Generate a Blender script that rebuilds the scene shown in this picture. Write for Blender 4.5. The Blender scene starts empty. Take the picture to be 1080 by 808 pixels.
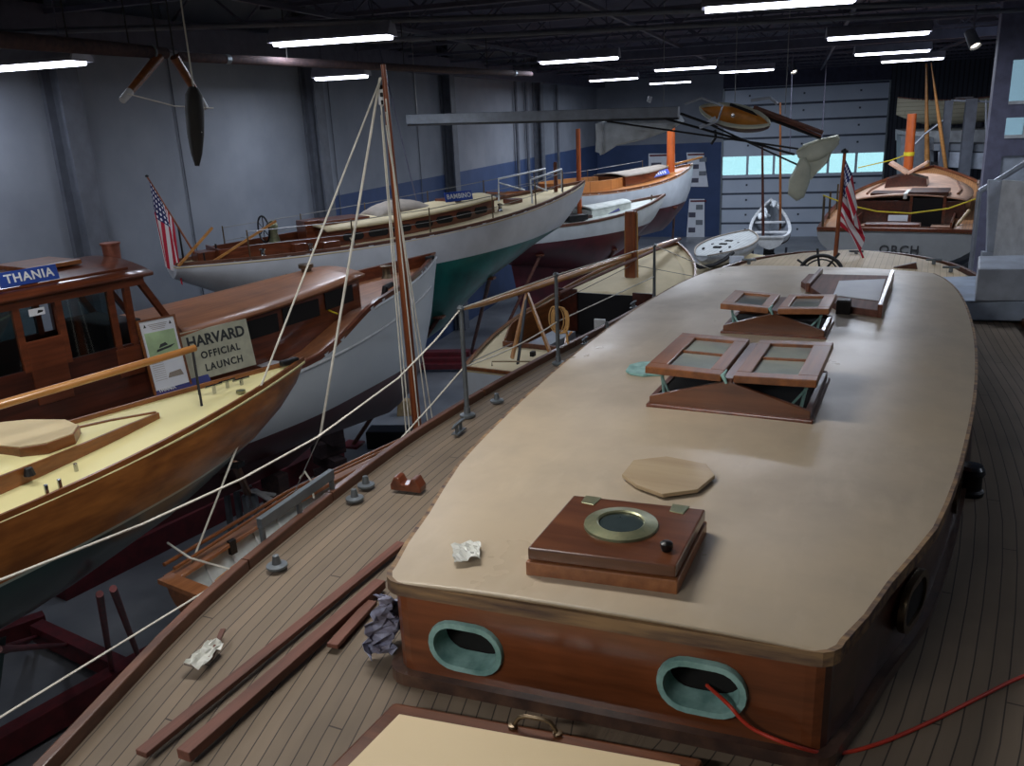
import bpy, bmesh, math, random
from mathutils import Vector, Matrix
PI = math.pi
random.seed(7)
COL = bpy.context.scene.collection
# ------------------------------------------------------------------ camera
FPX = 900.0; PITCH = 17.2; YAW = 18.75; ROLL = 2.7; CZ = 5.0
cd = bpy.data.cameras.new('camera'); cam = bpy.data.objects.new('camera', cd); COL.objects.link(cam)
cd.sensor_fit = 'HORIZONTAL'; cd.sensor_width = 36; cd.lens = FPX/1080*36; cd.clip_start = .05; cd.clip_end = 300
_y, _p, _r = math.radians(YAW), math.radians(PITCH), math.radians(ROLL)
FW = Vector((-math.sin(_y)*math.cos(_p), math.cos(_y)*math.cos(_p), -math.sin(_p)))
R0 = Vector((math.cos(_y), math.sin(_y), 0)); U0 = R0.cross(FW)
RT = R0*math.cos(_r)-U0*math.sin(_r); UP = U0*math.cos(_r)+R0*math.sin(_r)
m = Matrix((RT, UP, -FW)).transposed().to_4x4(); m.translation = Vector((0, 0, CZ)); cam.matrix_world = m
bpy.context.scene.camera = cam
CC = Vector((0, 0, CZ))
def ray(x, y): return (FW*FPX+RT*(x-540)+UP*(404-y)).normalized()
def pz(x, y, z):
    d = ray(x, y); return CC+d*((z-CZ)/d.z)
def py(x, y, Y):
    d = ray(x, y); return CC+d*(Y/d.y)
def pxx(x, y, X):
    d = ray(x, y); return CC+d*(X/d.x)
# ------------------------------------------------------------------ render look
sc = bpy.context.scene
sc.view_settings.view_transform = 'Standard'; sc.view_settings.look = 'None'
sc.view_settings.gamma = 1; sc.view_settings.use_curve_mapping = False
sc.view_settings.exposure = 0.0
LAMP_W = 60.0; LAMP_COL = (.78, .86, 1.0); NEAR_W = 44.0; NEAR_COL = (1.0, .96, .90)
wd = bpy.data.worlds.new('world'); sc.world = wd; wd.use_nodes = True
wn = wd.node_tree; wn.nodes.clear()
wo = wn.nodes.new('ShaderNodeOutputWorld'); wb = wn.nodes.new('ShaderNodeBackground')
wb.inputs[0].default_value = (.66, .90, 1.0, 1); wb.inputs[1].default_value = 2.8; wn.links.new(wb.outputs[0], wo.inputs[0])
# ------------------------------------------------------------------ materials
MATS = {}
def s2l(c): return tuple(((v/255)/12.92 if v/255 <= .04045 else ((v/255+.055)/1.055)**2.4) for v in c)+(1,)
def newmat(name):
    mt = bpy.data.materials.new(name); mt.use_nodes = True; nt = mt.node_tree
    b = nt.nodes['Principled BSDF']; return mt, nt, b
def N(nt, t, **kw):
    n = nt.nodes.new(t)
    for k, v in kw.items(): setattr(n, k, v)
    return n
def mth(nt, op, a, b=None, c=None):
    n = nt.nodes.new('ShaderNodeMath'); n.operation = op
    for i, v in enumerate((a, b, c)):
        if v is None: continue
        if hasattr(v, 'links'): nt.links.new(v, n.inputs[i])
        else: n.inputs[i].default_value = v
    return n.outputs[0]
def mixc(nt, f, a, b):
    n = nt.nodes.new('ShaderNodeMix'); n.data_type = 'RGBA'
    for s, v in ((n.inputs[0], f), (n.inputs[6], a), (n.inputs[7], b)):
        if hasattr(v, 'links'): nt.links.new(v, s)
        else: s.default_value = v
    return n.outputs[2]
def objco(nt): return nt.nodes.new('ShaderNodeTexCoord').outputs['Object']
def mapv(nt, vec, sc_=(1, 1, 1)):
    n = nt.nodes.new('ShaderNodeMapping'); nt.links.new(vec, n.inputs[0]); n.inputs[3].default_value = sc_; return n.outputs[0]
def noise(nt, vec, scale, detail=4, rough=.55):
    n = nt.nodes.new('ShaderNodeTexNoise'); n.inputs['Scale'].default_value = scale; n.inputs['Detail'].default_value = detail
    n.inputs['Roughness'].default_value = rough; nt.links.new(vec, n.inputs['Vector']); return n.outputs[0]
def ramp(nt, f, lo, hi):
    n = nt.nodes.new('ShaderNodeMapRange'); nt.links.new(f, n.inputs[0]); n.inputs[1].default_value = lo; n.inputs[2].default_value = hi; return n.outputs[0]
def bump(nt, b, h, s, d=.01):
    n = nt.nodes.new('ShaderNodeBump'); n.inputs['Strength'].default_value = s; n.inputs['Distance'].default_value = d
    nt.links.new(h, n.inputs['Height']); nt.links.new(n.outputs[0], b.inputs['Normal'])
def plain(name, c, rough=.5, metal=0, c2=None, sc_=6, coat=0, bmp=.0, spec=.5):
    mt, nt, b = newmat(name); b.inputs['Roughness'].default_value = rough; b.inputs['Metallic'].default_value = metal
    b.inputs['Coat Weight'].default_value = coat; b.inputs['Coat Roughness'].default_value = .08
    b.inputs['Specular IOR Level'].default_value = spec
    if c2 is None: c2 = tuple(int(v*.86) for v in c)
    f = noise(nt, objco(nt), sc_)
    nt.links.new(mixc(nt, ramp(nt, f, .35, .68), s2l(c), s2l(c2)), b.inputs['Base Color'])
    if bmp: bump(nt, b, f, bmp)
    MATS[name] = mt; return mt
def wood(name, c, c2, axis=0, rough=.3, coat=.4, grain=22, blot=True):
    mt, nt, b = newmat(name); b.inputs['Roughness'].default_value = rough; b.inputs['Coat Weight'].default_value = coat
    b.inputs['Coat Roughness'].default_value = .12
    s = [grain]*3; s[axis] = grain*.06
    v = mapv(nt, objco(nt), tuple(s)); f = noise(nt, v, 1.0, 6, .6)
    g = noise(nt, objco(nt), 2.6, 3)
    col = mixc(nt, ramp(nt, f, .35, .65), s2l(c), s2l(c2))
    if blot: col = mixc(nt, mth(nt, 'MULTIPLY', ramp(nt, g, .45, .75), .5), col, s2l(tuple(int(v*.6) for v in c2)))
    nt.links.new(col, b.inputs['Base Color']); bump(nt, b, f, .08, .004)
    MATS[name] = mt; return mt
def hullpaint(name, top, bottom, z0, slope=0., stripe=None, rough=.35, sh=.04, wavy=0):
    """paint changes colour at height z0+slope*x in the boat's own axes"""
    mt, nt, b = newmat(name); b.inputs['Roughness'].default_value = rough
    sp = N(nt, 'ShaderNodeSeparateXYZ'); nt.links.new(objco(nt), sp.inputs[0])
    h = mth(nt, 'SUBTRACT', sp.outputs[2], mth(nt, 'MULTIPLY_ADD', sp.outputs[0], slope, z0))
    f = mth(nt, 'GREATER_THAN', h, 0.0)
    n = noise(nt, objco(nt), 3.0, 5)
    t = mixc(nt, ramp(nt, n, .3, .8), s2l(top), s2l(tuple(int(v*.9) for v in top)))
    bo = mixc(nt, ramp(nt, n, .35, .7), s2l(bottom), s2l(tuple(int(v*.68) for v in bottom)))
    col = mixc(nt, f, bo, t)
    if stripe:
        g = mth(nt, 'MULTIPLY', f, mth(nt, 'LESS_THAN', h, sh)); col = mixc(nt, g, col, s2l(stripe))
    nt.links.new(col, b.inputs['Base Color']); MATS[name] = mt; return mt
def planks(name, c, c2, seam, width, ax=1, along=0, rough=.75, plen=3.0, uv=False, seamw=.1, coat=0, alt=.0):
    mt, nt, b = newmat(name); b.inputs['Roughness'].default_value = rough; b.inputs['Coat Weight'].default_value = coat
    co = nt.nodes.new('ShaderNodeTexCoord').outputs['UV'] if uv else objco(nt)
    sp = N(nt, 'ShaderNodeSeparateXYZ'); nt.links.new(co, sp.inputs[0])
    q = mth(nt, 'DIVIDE', sp.outputs[ax], width); fr = mth(nt, 'FRACT', q); idx = mth(nt, 'FLOOR', q)
    s = mth(nt, 'LESS_THAN', fr, seamw)
    # butt joints
    off = mth(nt, 'FRACT', mth(nt, 'MULTIPLY', mth(nt, 'SINE', mth(nt, 'MULTIPLY', idx, 12.9)), 437.5))
    e = mth(nt, 'FRACT', mth(nt, 'ADD', mth(nt, 'DIVIDE', sp.outputs[along], plen), off))
    s = mth(nt, 'MAXIMUM', s, mth(nt, 'LESS_THAN', e, .006/plen))
    wn_ = N(nt, 'ShaderNodeTexWhiteNoise', noise_dimensions='1D'); nt.links.new(idx, wn_.inputs['W'])
    sc3 = [30, 30, 30]; sc3[along] = 2.0
    g = noise(nt, mapv(nt, co, tuple(sc3)), 1.0, 5); g2 = noise(nt, co, 1.7, 4)
    f = mth(nt, 'ADD', mth(nt, 'MULTIPLY', wn_.outputs[0], .45), mth(nt, 'MULTIPLY', g, .55))
    col = mixc(nt, f, s2l(c), s2l(c2))
    col = mixc(nt, mth(nt, 'MULTIPLY', ramp(nt, g2, .45, .75), .45), col, s2l(tuple(int(v*.72) for v in c2)))
    col = mixc(nt, s, col, s2l(seam)); nt.links.new(col, b.inputs['Base Color'])
    bump(nt, b, mth(nt, 'SUBTRACT', g, mth(nt, 'MULTIPLY', s, 1.5)), .25, .004)
    MATS[name] = mt; return mt
def emit(name, c, s):
    mt, nt, b = newmat(name); b.inputs['Base Color'].default_value = s2l(c); b.inputs['Emission Color'].default_value = s2l(c)
    b.inputs['Emission Strength'].default_value = s; MATS[name] = mt; return mt
def glass(name, tint=(200, 215, 215), rough=.03, trans=.9):
    mt, nt, b = newmat(name); nt.nodes.remove(b); o = nt.nodes['Material Output']
    t = N(nt, 'ShaderNodeBsdfTransparent'); g = N(nt, 'ShaderNodeBsdfGlossy'); g.inputs['Roughness'].default_value = rough
    t.inputs[0].default_value = s2l(tint); fz = N(nt, 'ShaderNodeFresnel'); fz.inputs[0].default_value = 1.5
    mx = N(nt, 'ShaderNodeMixShader'); nt.links.new(mth(nt, 'MULTIPLY_ADD', fz.outputs[0], 1.0, 1-trans), mx.inputs[0])
    nt.links.new(t.outputs[0], mx.inputs[1]); nt.links.new(g.outputs[0], mx.inputs[2]); nt.links.new(mx.outputs[0], o.inputs[0])
    MATS[name] = mt; return mt
def M(n): return MATS[n]
# ------------------------------------------------------------------ frames & mesh builder
class Frame:
    def __init__(s, x=0, y=0, z=0, ang=0):
        s.o = Vector((x, y, z)); s.a = ang; s.R = Matrix.Rotation(ang, 3, 'Z'); s.Ri = s.R.transposed()
    def loc(s, w): return s.Ri @ (Vector(w)-s.o)
    def w(s, l): return s.o+s.R @ Vector(l)
    def pz(s, x, y, z): return s.loc(pz(x, y, z))                  # pixel on horizontal plane at world height z
    def pl(s, x, y, yl):                                            # pixel on the frame's vertical plane y=yl
        d = s.Ri @ ray(x, y); c = s.loc(CC); return c+d*((yl-c.y)/d.y)
    def pc(s, x, y, xl):
        d = s.Ri @ ray(x, y); c = s.loc(CC); return c+d*((xl-c.x)/d.x)
def thing(name, label, cat, fr=None, group=None, kind=None):
    o = bpy.data.objects.new(name, None); COL.objects.link(o); o.empty_display_size = .2
    if fr: o.location = fr.o; o.rotation_euler = (0, 0, fr.a)
    o['label'] = label; o['category'] = cat
    if group: o['group'] = group
    if kind: o['kind'] = kind
    return o
def tag(o, label, cat, group=None):
    o['label'] = label; o['category'] = cat
    if group: o['group'] = group
    return o
def dup(o, parent=None):
    c = o.copy(); COL.objects.link(c); c.parent = parent
    for ch in list(o.children): dup(ch, c)
    return c
class MB:
    def __init__(s): s.v = []; s.f = []; s.m = []; s.uv = None
    def add(s, vs, fs, mi=0):
        n = len(s.v); s.v += [Vector(v) for v in vs]
        for f in fs: s.f.append([n+i for i in f]); s.m.append(mi)
        return s
    def box(s, c, d, R=None, mi=0, taper=1):
        c = Vector(c); hx, hy, hz = d[0]/2, d[1]/2, d[2]/2
        vs = [Vector((x*(taper if z > 0 else 1), y*(taper if z > 0 else 1), z)) for z in (-hz, hz) for x, y in ((-hx, -hy), (hx, -hy), (hx, hy), (-hx, hy))]
        if R is not None: vs = [R @ v for v in vs]
        return s.add([v+c for v in vs], [(3, 2, 1, 0), (4, 5, 6, 7), (0, 1, 5, 4), (1, 2, 6, 5), (2, 3, 7, 6), (3, 0, 4, 7)], mi)
    def bar(s, a, b, w, h, mi=0, up=(0, 0, 1)):
        a = Vector(a); b = Vector(b); d = b-a; L = d.length
        if L < 1e-6: return s
        x = d/L; u = Vector(up)
        if abs(x.dot(u)) > .98: u = Vector((1, 0, 0))
        y = u.cross(x).normalized(); z = x.cross(y)
        return s.box((a+b)/2, (L, w, h), Matrix((x, y, z)).transposed(), mi)
    def tube(s, pts, r, n=8, mi=0, cap=True, closed=False):
        pts = [Vector(p) for p in pts]; rs = r if isinstance(r, (list, tuple)) else [r]*len(pts)
        rings = []; pu = None; k = len(pts)
        for i, p in enumerate(pts):
            if closed: d = pts[(i+1) % k]-pts[i-1]
            else: d = (pts[min(i+1, k-1)]-pts[max(i-1, 0)])
            if d.length < 1e-9: d = Vector((0, 0, 1))
            d.normalize()
            if pu is None: u = d.orthogonal().normalized()
            else:
                u = pu-d*pu.dot(d); u = u.normalized() if u.length > 1e-6 else d.orthogonal().normalized()
            pu = u; w = d.cross(u)
            rings.append([p+(u*math.cos(2*PI*j/n)+w*math.sin(2*PI*j/n))*rs[i] for j in range(n)])
        vs = [v for q in rings for v in q]; fs = []
        for i in range(k if closed else k-1):
            i2 = (i+1) % k
            for j in range(n): fs.append((i*n+j, i*n+(j+1) % n, i2*n+(j+1) % n, i2*n+j))
        if cap and not closed: fs.append(tuple(range(n-1, -1, -1))); fs.append(tuple((k-1)*n+j for j in range(n)))
        return s.add(vs, fs, mi)
    def prism(s, poly, z0, z1, mi=0, T=None):
        n = len(poly); f0 = (lambda x: z0(x)) if callable(z0) else (lambda x: z0); f1 = (lambda x: z1(x)) if callable(z1) else (lambda x: z1)
        vs = [Vector((p[0], p[1], f0(p))) for p in poly]+[Vector((p[0], p[1], f1(p))) for p in poly]
        if T: vs = [T(v) for v in vs]
        return s.add(vs, [tuple(range(n-1, -1, -1)), tuple(range(n, 2*n))]+[(i, (i+1) % n, n+(i+1) % n, n+i) for i in range(n)], mi)
    def lathe(s, prof, c=(0, 0, 0), n=20, mi=0, R=None):
        c = Vector(c); vs = []; fs = []; k = len(prof)
        for r, z in prof:
            for j in range(n):
                v = Vector((r*math.cos(2*PI*j/n), r*math.sin(2*PI*j/n), z)); vs.append((R @ v if R is not None else v)+c)
        for i in range(k-1):
            for j in range(n): fs.append((i*n+j, i*n+(j+1) % n, (i+1)*n+(j+1) % n, (i+1)*n+j))
        if prof[0][0] > 1e-5: fs.append(tuple(range(n-1, -1, -1)))
        if prof[-1][0] > 1e-5: fs.append(tuple((k-1)*n+j for j in range(n)))
        return s.add(vs, fs, mi)
    def grid(s, rows, mi=0, skip=None, thick=0, closed=False):
        n = len(rows[0]); vs = [v for r in rows for v in r]; fs = []
        for i in range(len(rows)-1):
            for j in range(n-1 if not closed else n):
                if skip and skip(i, j): continue
                fs.append((i*n+j, (i+1)*n+j, (i+1)*n+(j+1) % n, i*n+(j+1) % n))
        return s.add(vs, fs, mi)
    def build(s, name, mats, parent=None, bevel=0, smooth=None, solid=0, weld=False, seg=2, loc=None, off=-1):
        me = bpy.data.meshes.new(name); me.from_pydata([tuple(v) for v in s.v], [], s.f)
        if not isinstance(mats, (list, tuple)): mats = [mats]
        for q in mats: me.materials.append(M(q) if isinstance(q, str) else q)
        for p, k in zip(me.polygons, s.m): p.material_index = k
        if s.uv:
            l = me.uv_layers.new(name='uv')
            for lp in me.loops: l.data[lp.index].uv = s.uv[lp.vertex_index]
        bm = bmesh.new(); bm.from_mesh(me)
        if weld: bmesh.ops.remove_doubles(bm, verts=bm.verts, dist=1e-4)
        bmesh.ops.recalc_face_normals(bm, faces=bm.faces); bm.to_mesh(me); bm.free()
        o = bpy.data.objects.new(name, me); COL.objects.link(o)
        if parent: o.parent = parent
        if loc is not None:
            o.location = loc; me.transform(Matrix.Translation(-Vector(loc)))
        if smooth:
            for p in me.polygons: p.use_smooth = True
            try: me.set_sharp_from_angle(angle=math.radians(smooth))
            except Exception: pass
        if solid:
            q = o.modifiers.new('solid', 'SOLIDIFY'); q.thickness = solid; q.offset = off
        if bevel:
            q = o.modifiers.new('bevel', 'BEVEL'); q.width = bevel; q.segments = seg; q.limit_method = 'ANGLE'; q.angle_limit = math.radians(40)
        return o
def struct(o): o['kind'] = 'structure'; return o
def textmesh(txt, size, mat, name, parent, mtx, depth=.002, bold=0.0, spacing=1.0, align='CENTER', shear=0, group=None):
    cu = bpy.data.curves.new('t', 'FONT'); cu.body = txt; cu.size = size; cu.align_x = align; cu.align_y = 'CENTER'
    cu.extrude = depth; cu.offset = bold; cu.space_character = spacing; cu.shear = shear; cu.resolution_u = 3
    o = bpy.data.objects.new('t', cu); COL.objects.link(o)
    dg = bpy.context.evaluated_depsgraph_get(); me = bpy.data.meshes.new_from_object(o.evaluated_get(dg)); me.name = name
    bpy.data.objects.remove(o); bpy.data.curves.remove(cu)
    me.transform(mtx); me.materials.clear(); me.materials.append(M(mat))
    q = bpy.data.objects.new(name, me); COL.objects.link(q); q.parent = parent; return q
def basis(o, x, y):
    x = Vector(x).normalized(); y = Vector(y); y = (y-x*y.dot(x)).normalized(); z = x.cross(y)
    mm = Matrix((x, y, z)).transposed().to_4x4(); mm.translation = Vector(o); return mm
def interp(tab, x):
    if x <= tab[0][0]: return tab[0][1]
    for (a, b), (c, d) in zip(tab, tab[1:]):
        if x <= c:
            return b+(d-b)*(x-a)/(c-a) if c > a else d
    return tab[-1][1]
def sinterp(tab, x):     # smooth (Catmull-Rom like) interpolation
    n = len(tab)
    if x <= tab[0][0]: return tab[0][1]
    if x >= tab[-1][0]: return tab[-1][1]
    for i in range(n-1):
        if x <= tab[i+1][0]:
            x0, y0 = tab[i]; x1, y1 = tab[i+1]; h = x1-x0
            def sl(k):
                if k == 0: return (tab[1][1]-tab[0][1])/(tab[1][0]-tab[0][0])
                if k == n-1: return (tab[-1][1]-tab[-2][1])/(tab[-1][0]-tab[-2][0])
                return (tab[k+1][1]-tab[k-1][1])/(tab[k+1][0]-tab[k-1][0])
            u = (x-x0)/h; a = sl(i)*h; b = sl(i+1)*h
            return (2*u**3-3*u*u+1)*y0+(u**3-2*u*u+u)*a+(-2*u**3+3*u*u)*y1+(u**3-u*u)*b
def prof(t, ws, tp=.45, p=2.2):
    return ws+(1-ws)*math.sin(t/tp*PI/2) if t < tp else max(0, 1-((t-tp)/(1-tp))**p)
# ------------------------------------------------------------------ boat toolkit
class Boat:
    """hull surface in its own axes: x from stern to bow, y to port, z world height"""
    def __init__(s, name, label, cat, P, ws=.5, tp=.45, p=2.2, keel=None, e=2.2, f=.8, nt=36):
        sx, sy, bx, by, s.zs, s.zm, s.zb, s.B = P
        s.L = math.hypot(bx-sx, by-sy); s.fr = Frame(sx, sy, 0, math.atan2(by-sy, bx-sx))
        s.ws, s.tp, s.p = ws, tp, p; s.keel = keel; s.e = e; s.f = f
        s.root = thing(name, label, cat, s.fr)
        s.ts = [.5-.5*math.cos(PI*i/nt) for i in range(nt+1)]
    def z(s, t): return s.zs*(t-.5)*(t-1)*2-s.zm*t*(t-1)*4+s.zb*t*(t-.5)*2
    def hb(s, t): return s.B*prof(t, s.ws, s.tp, s.p)
    def zk(s, t):
        return min(s.z(t)-.0, interp(s.keel, t*s.L))
    def edge(s, side, t, ins=0, dz=0): return Vector((s.L*t, side*max(0, s.hb(t)-ins), s.z(t)+dz))
    def wid(s, t, z):        # half width at height z
        zt = s.z(t); zk = s.zk(t)
        if zt-zk < 1e-4: return 0
        q = min(1, max(0, (zt-z)/(zt-zk))); return s.hb(t)*max(0, 1-q**s.e)**s.f
    def hull(s, mat, m=12, name='hull', extra_mats=()):
        mb = MB(); rows = []
        for t in s.ts:
            zt, zk, h = s.z(t), s.zk(t), s.hb(t); r = []
            for j in range(-m, m+1):
                q = 1-abs(j)/m; q = q**.8
                w = h*max(0, 1-q**s.e)**s.f
                r.append(Vector((s.L*t, -w if j < 0 else w, zt-(zt-zk)*q)))
            rows.append(r)
        mb.grid(rows); mb.add(rows[0], [tuple(range(2*m+1))])
        return mb.build(name, mat, s.root, smooth=50, weld=True)
    def deck(s, mat, camber=.05, drop=.02, ins=.0, hole=None, name='deck', nu=10, uv=False, t0=0, t1=1):
        """hole=(t0,t1,hw) leaves an opening with half width hw (number or function of t)"""
        mb = MB(); ts = [t for t in s.ts if t0 <= t <= t1]
        if hole:
            ts = sorted(set([t for t in ts if abs(t-hole[0]) > .01 and abs(t-hole[1]) > .01]+[hole[0], hole[1]]))
        hw = (lambda t: hole[2](t) if callable(hole[2]) else hole[2]) if hole else None
        rows = []
        for t in ts:
            h = max(0, s.hb(t)-ins); r = []
            g = None
            if hole and hole[0] <= t <= hole[1]: g = min(hw(t), h*.95)
            elif hole: g = min(hw(min(max(t, hole[0]), hole[1])), h*.6)
            us = []
            dr = drop(t) if callable(drop) else drop
            if hole:
                k = 3
                us = [-h+(h-g)*i/k for i in range(k+1)]+[-g+2*g*i/4 for i in range(1, 4)]+[g+(h-g)*i/k for i in range(k+1)]
            else: us = [h*(-1+2*i/nu) for i in range(nu+1)]
            for y in us:
                c = camber*(1-(y/(s.B))**2) if s.B else 0
                c = camber*((h/s.B)**2-(y/s.B)**2)
                r.append(Vector((s.L*t, y, s.z(t)-dr+c)))
            rows.append(r)
        sk_ = (lambda i, j: hole[0]-1e-6 <= ts[i] and ts[i+1] <= hole[1]+1e-6 and 3 <= j < 7) if hole else None
        mb.grid(rows, skip=sk_)
        return mb.build(name, mat, s.root, solid=.02, weld=True, smooth=40)
    def rail(s, mat, w=.05, h=.05, dz=0, ins=.01, t0=0, t1=1, name='toe_rail', transom=False, sides=(-1, 1), out=0):
        n = 48
        for sd in sides:
            mb = MB(); rows = []
            for i in range(n+1):
                t = t0+(t1-t0)*(.5-.5*math.cos(PI*i/n)); hb = s.hb(t)
                yo = hb+out; yi = max(0, hb-w)
                z = s.z(t)+dz; x = s.L*t
                if t > .999: x += out*1.5
                rows.append([Vector((x, sd*yo, z-.5*h)), Vector((x, sd*yo, z+.5*h)), Vector((x, sd*yi, z+.5*h)), Vector((x, sd*yi, z-.5*h))])
            mb.grid(rows, closed=True); mb.add(rows[0], [(0, 1, 2, 3)]); mb.add(rows[-1], [(3, 2, 1, 0)])
            o = mb.build(name, mat, s.root, bevel=.006, smooth=40)
        if transom: o = MB().bar((0, -s.hb(0), s.z(0)+dz), (0, s.hb(0), s.z(0)+dz), w, h).build('transom_rail', mat, s.root)
        return o
    def line(s, mat, name, zf, w=.02, h=.03, t0=0, t1=1, out=.01):
        """rubbing strake following the hull at height z=zf(t)"""
        n = 40
        for sd in (-1, 1):
            mb = MB(); pts = []
            for i in range(n+1):
                t = t0+(t1-t0)*i/n; z = zf(t)
                pts.append(Vector((s.L*t, sd*(s.wid(t, z)+out*.3), z)))
            mb.tube(pts, h/2, 6); o = mb.build(name, mat, s.root, smooth=60)
        return o
    def trunk(s, x0, x1, hw, h0, h1, name='cabin_trunk', mat='mahogany', roofmat='cream', roofname='cabin_roof', camber=.05, over=.02, n=16, th=.03, zoff=0, roofpart=None, zlow=.0):
        """raised cabin between x0 and x1; hw(x) half width; roof height above deck from h0 to h1"""
        mb = MB(); xs = [x0+(x1-x0)*i/n for i in range(n+1)]
        zd = lambda x: s.z(x/s.L)-.03+zoff-zlow
        zt = lambda x: s.z(x/s.L)+h0+(h1-h0)*(x-x0)/(x1-x0)+zoff
        poly = [(x, -hw(x)) for x in xs]+[(x, hw(x)) for x in reversed(xs)]
        mb.prism(poly, lambda p: zd(p[0]), lambda p: zt(p[0]))
        w = mb.build(name, mat, s.root, bevel=.008)
        mb = MB(); rows = []; m = 8
        xr = [x0-over]+xs[1:-1]+[x1+over]
        for x in xr:
            xc = min(max(x, x0), x1); h = hw(xc)+over
            rows.append([Vector((x, -h+2*h*j/m, zt(xc)+.002+camber*(1-(2*j/m-1)**2))) for j in range(m+1)])
        mb.grid(rows); r = mb.build(roofname, roofmat, roofpart or s.root, solid=th, smooth=40, off=1)
        return w, r, zd, zt
    def stanch(s, ts, h=.55, sides=(-1, 1), mat='bronze', wire='wire', ins=.08, name='stanchion', lname='lifeline', two=True, r=.011, ends=()):
        for sd in sides:
            tops = []
            for t in ts:
                b = s.edge(sd, t, ins); mb = MB(); mb.tube([b-Vector((0, 0, .03)), b+Vector((0, 0, h))], [r*1.2, r], 8)
                mb.lathe([(r*2.5, -.01), (r*2.5, .01), (r*1.3, .02)], b, 10)
                mb.build(name, mat, s.root, smooth=40); tops.append(b+Vector((0, 0, h-.02)))
            MB().tube(tops, .006, 5).build(lname, wire, s.root)
            if two: MB().tube([p-Vector((0, 0, h*.48)) for p in tops], .005, 5).build(lname, wire, s.root)
def finkeel(b, x0, x1, ztop, zbot, w, mat, name='keel'):
    mb = MB(); rows = []
    for k in range(7):
        q = k/6; z = ztop+(zbot-ztop)*q; a = x0+(x1-x0)*.12*q; c = x1-(x1-x0)*.25*q; ww = w*(1-.45*q); r = []
        for i in range(16):
            th = 2*PI*i/16; r.append(Vector(((a+c)/2+(c-a)/2*math.cos(th), ww*math.sin(th), z)))
        rows.append(r)
    mb.grid(rows, closed=True); mb.add(rows[-1], [tuple(range(16))]); mb.add(rows[0], [tuple(range(16))])
    return mb.build(name, mat, b.root, smooth=50)
# ================================================================== palette
plain('wall_grey', (132, 137, 146), .85, c2=(118, 123, 133), sc_=1.2)
plain('wall_blue', (52, 72, 112), .7, c2=(44, 64, 100), sc_=1.5)
plain('column_grey', (96, 100, 110), .6)
plain('steel_dark', (84, 84, 100), .7)
plain('ceiling_dark', (66, 66, 86), .85)
plain('concrete', (134, 137, 141), .4, c2=(102, 105, 110), sc_=.9, coat=.15)
plain('door_white', (196, 206, 220), .5, c2=(184, 196, 212), sc_=1)
plain('door_strip', (70, 80, 98), .6)
plain('rubber', (20, 20, 22), .7)
plain('paint_white', (205, 208, 210), .45)
plain('paint_grey', (120, 126, 134), .5)
plain('wall_dark', (42, 46, 56), .7)
plain('red_steel', (112, 36, 42), .5, c2=(84, 30, 36), sc_=8)
plain('bronze', (120, 105, 85), .35, .8)
plain('chrome', (190, 192, 195), .18, 1)
plain('galvanised', (120, 128, 134), .45, .6)
plain('iron', (32, 32, 34), .5, .3)
plain('teal_bronze', (156, 198, 194), .5, .05, c2=(104, 148, 144), sc_=14)
plain('verdigris_brass', (150, 150, 118), .35, .7, c2=(120, 128, 100), sc_=20)
plain('wire', (150, 150, 150), .4, .6)
plain('rope_white', (225, 222, 210), .8)
plain('rope_dark', (40, 38, 36), .8)
plain('rope_tan', (196, 152, 92), .8)
plain('rope_yellow', (225, 205, 40), .6)
plain('cord_red', (200, 62, 44), .45)
plain('paper', (222, 226, 232), .6, c2=(214, 218, 226))
plain('sign_blue', (38, 72, 160), .4)
plain('label_blue', (44, 50, 120), .5)
plain('sign_cream', (196, 196, 172), .6)
plain('ink', (52, 56, 58), .6)
plain('letter_white', (235, 238, 240), .5)
plain('picture_green', (176, 204, 158), .6)
plain('black_plastic', (14, 14, 16), .35)
plain('roof_beige', (208, 184, 148), .34, c2=(194, 170, 136), sc_=1.6, coat=.12)
plain('hatch_beige', (212, 192, 154), .6, c2=(208, 188, 150), sc_=2)
plain('deck_cream', (224, 216, 160), .5, c2=(218, 210, 154), sc_=2)
plain('deck_canvas', (206, 190, 152), .7, c2=(192, 176, 140), sc_=2)
plain('deck_white', (214, 220, 212), .6)
plain('canvas_grey', (150, 140, 128), .8)
plain('cabin_pink', (206, 166, 140), .5)
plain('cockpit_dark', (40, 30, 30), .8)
plain('inside_shade', (14, 12, 12), .9)  # near-black that paints in the dark inside of openings and behind panes
plain('inside_white', (200, 208, 206), .5)
plain('gunmetal_lens', (60, 72, 74), .15)
plain('cockpit_orange', (222, 148, 62), .45)
plain('mast_orange', (196, 96, 40), .4, c2=(176, 84, 36), coat=.3)
plain('trailer_steel', (70, 74, 88), .5, .5)
plain('gallery_grey', (178, 186, 198), .5)
plain('metal_light', (170, 176, 186), .4, .4)
plain('hull_cream', (196, 188, 160), .5)
plain('foil_white', (206, 206, 184), .5, c2=(190, 192, 172))
plain('sail_white', (190, 196, 200), .7)
plain('lamp_body', (150, 150, 162), .5)
emit('tube_glow', (235, 240, 255), 9.0)
emit('spot_glow', (255, 245, 225), 4.0)
wood('mahogany', (118, 62, 38), (84, 42, 26), 0, .28, .5)
wood('mahogany_y', (114, 68, 42), (84, 46, 28), 1, .28, .5)
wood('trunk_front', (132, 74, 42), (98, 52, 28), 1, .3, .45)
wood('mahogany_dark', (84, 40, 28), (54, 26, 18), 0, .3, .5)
wood('varnish_orange', (166, 108, 68), (136, 84, 50), 0, .42, .2)
wood('varnish_brown', (140, 84, 42), (106, 60, 28), 0, .38, .3)
wood('rail_wood', (112, 72, 52), (80, 50, 38), 0, .5, .15)
wood('spruce', (196, 140, 78), (168, 112, 56), 0, .35, .4)
wood('mast_wood', (150, 80, 40), (108, 54, 26), 2, .3, .5)
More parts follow.
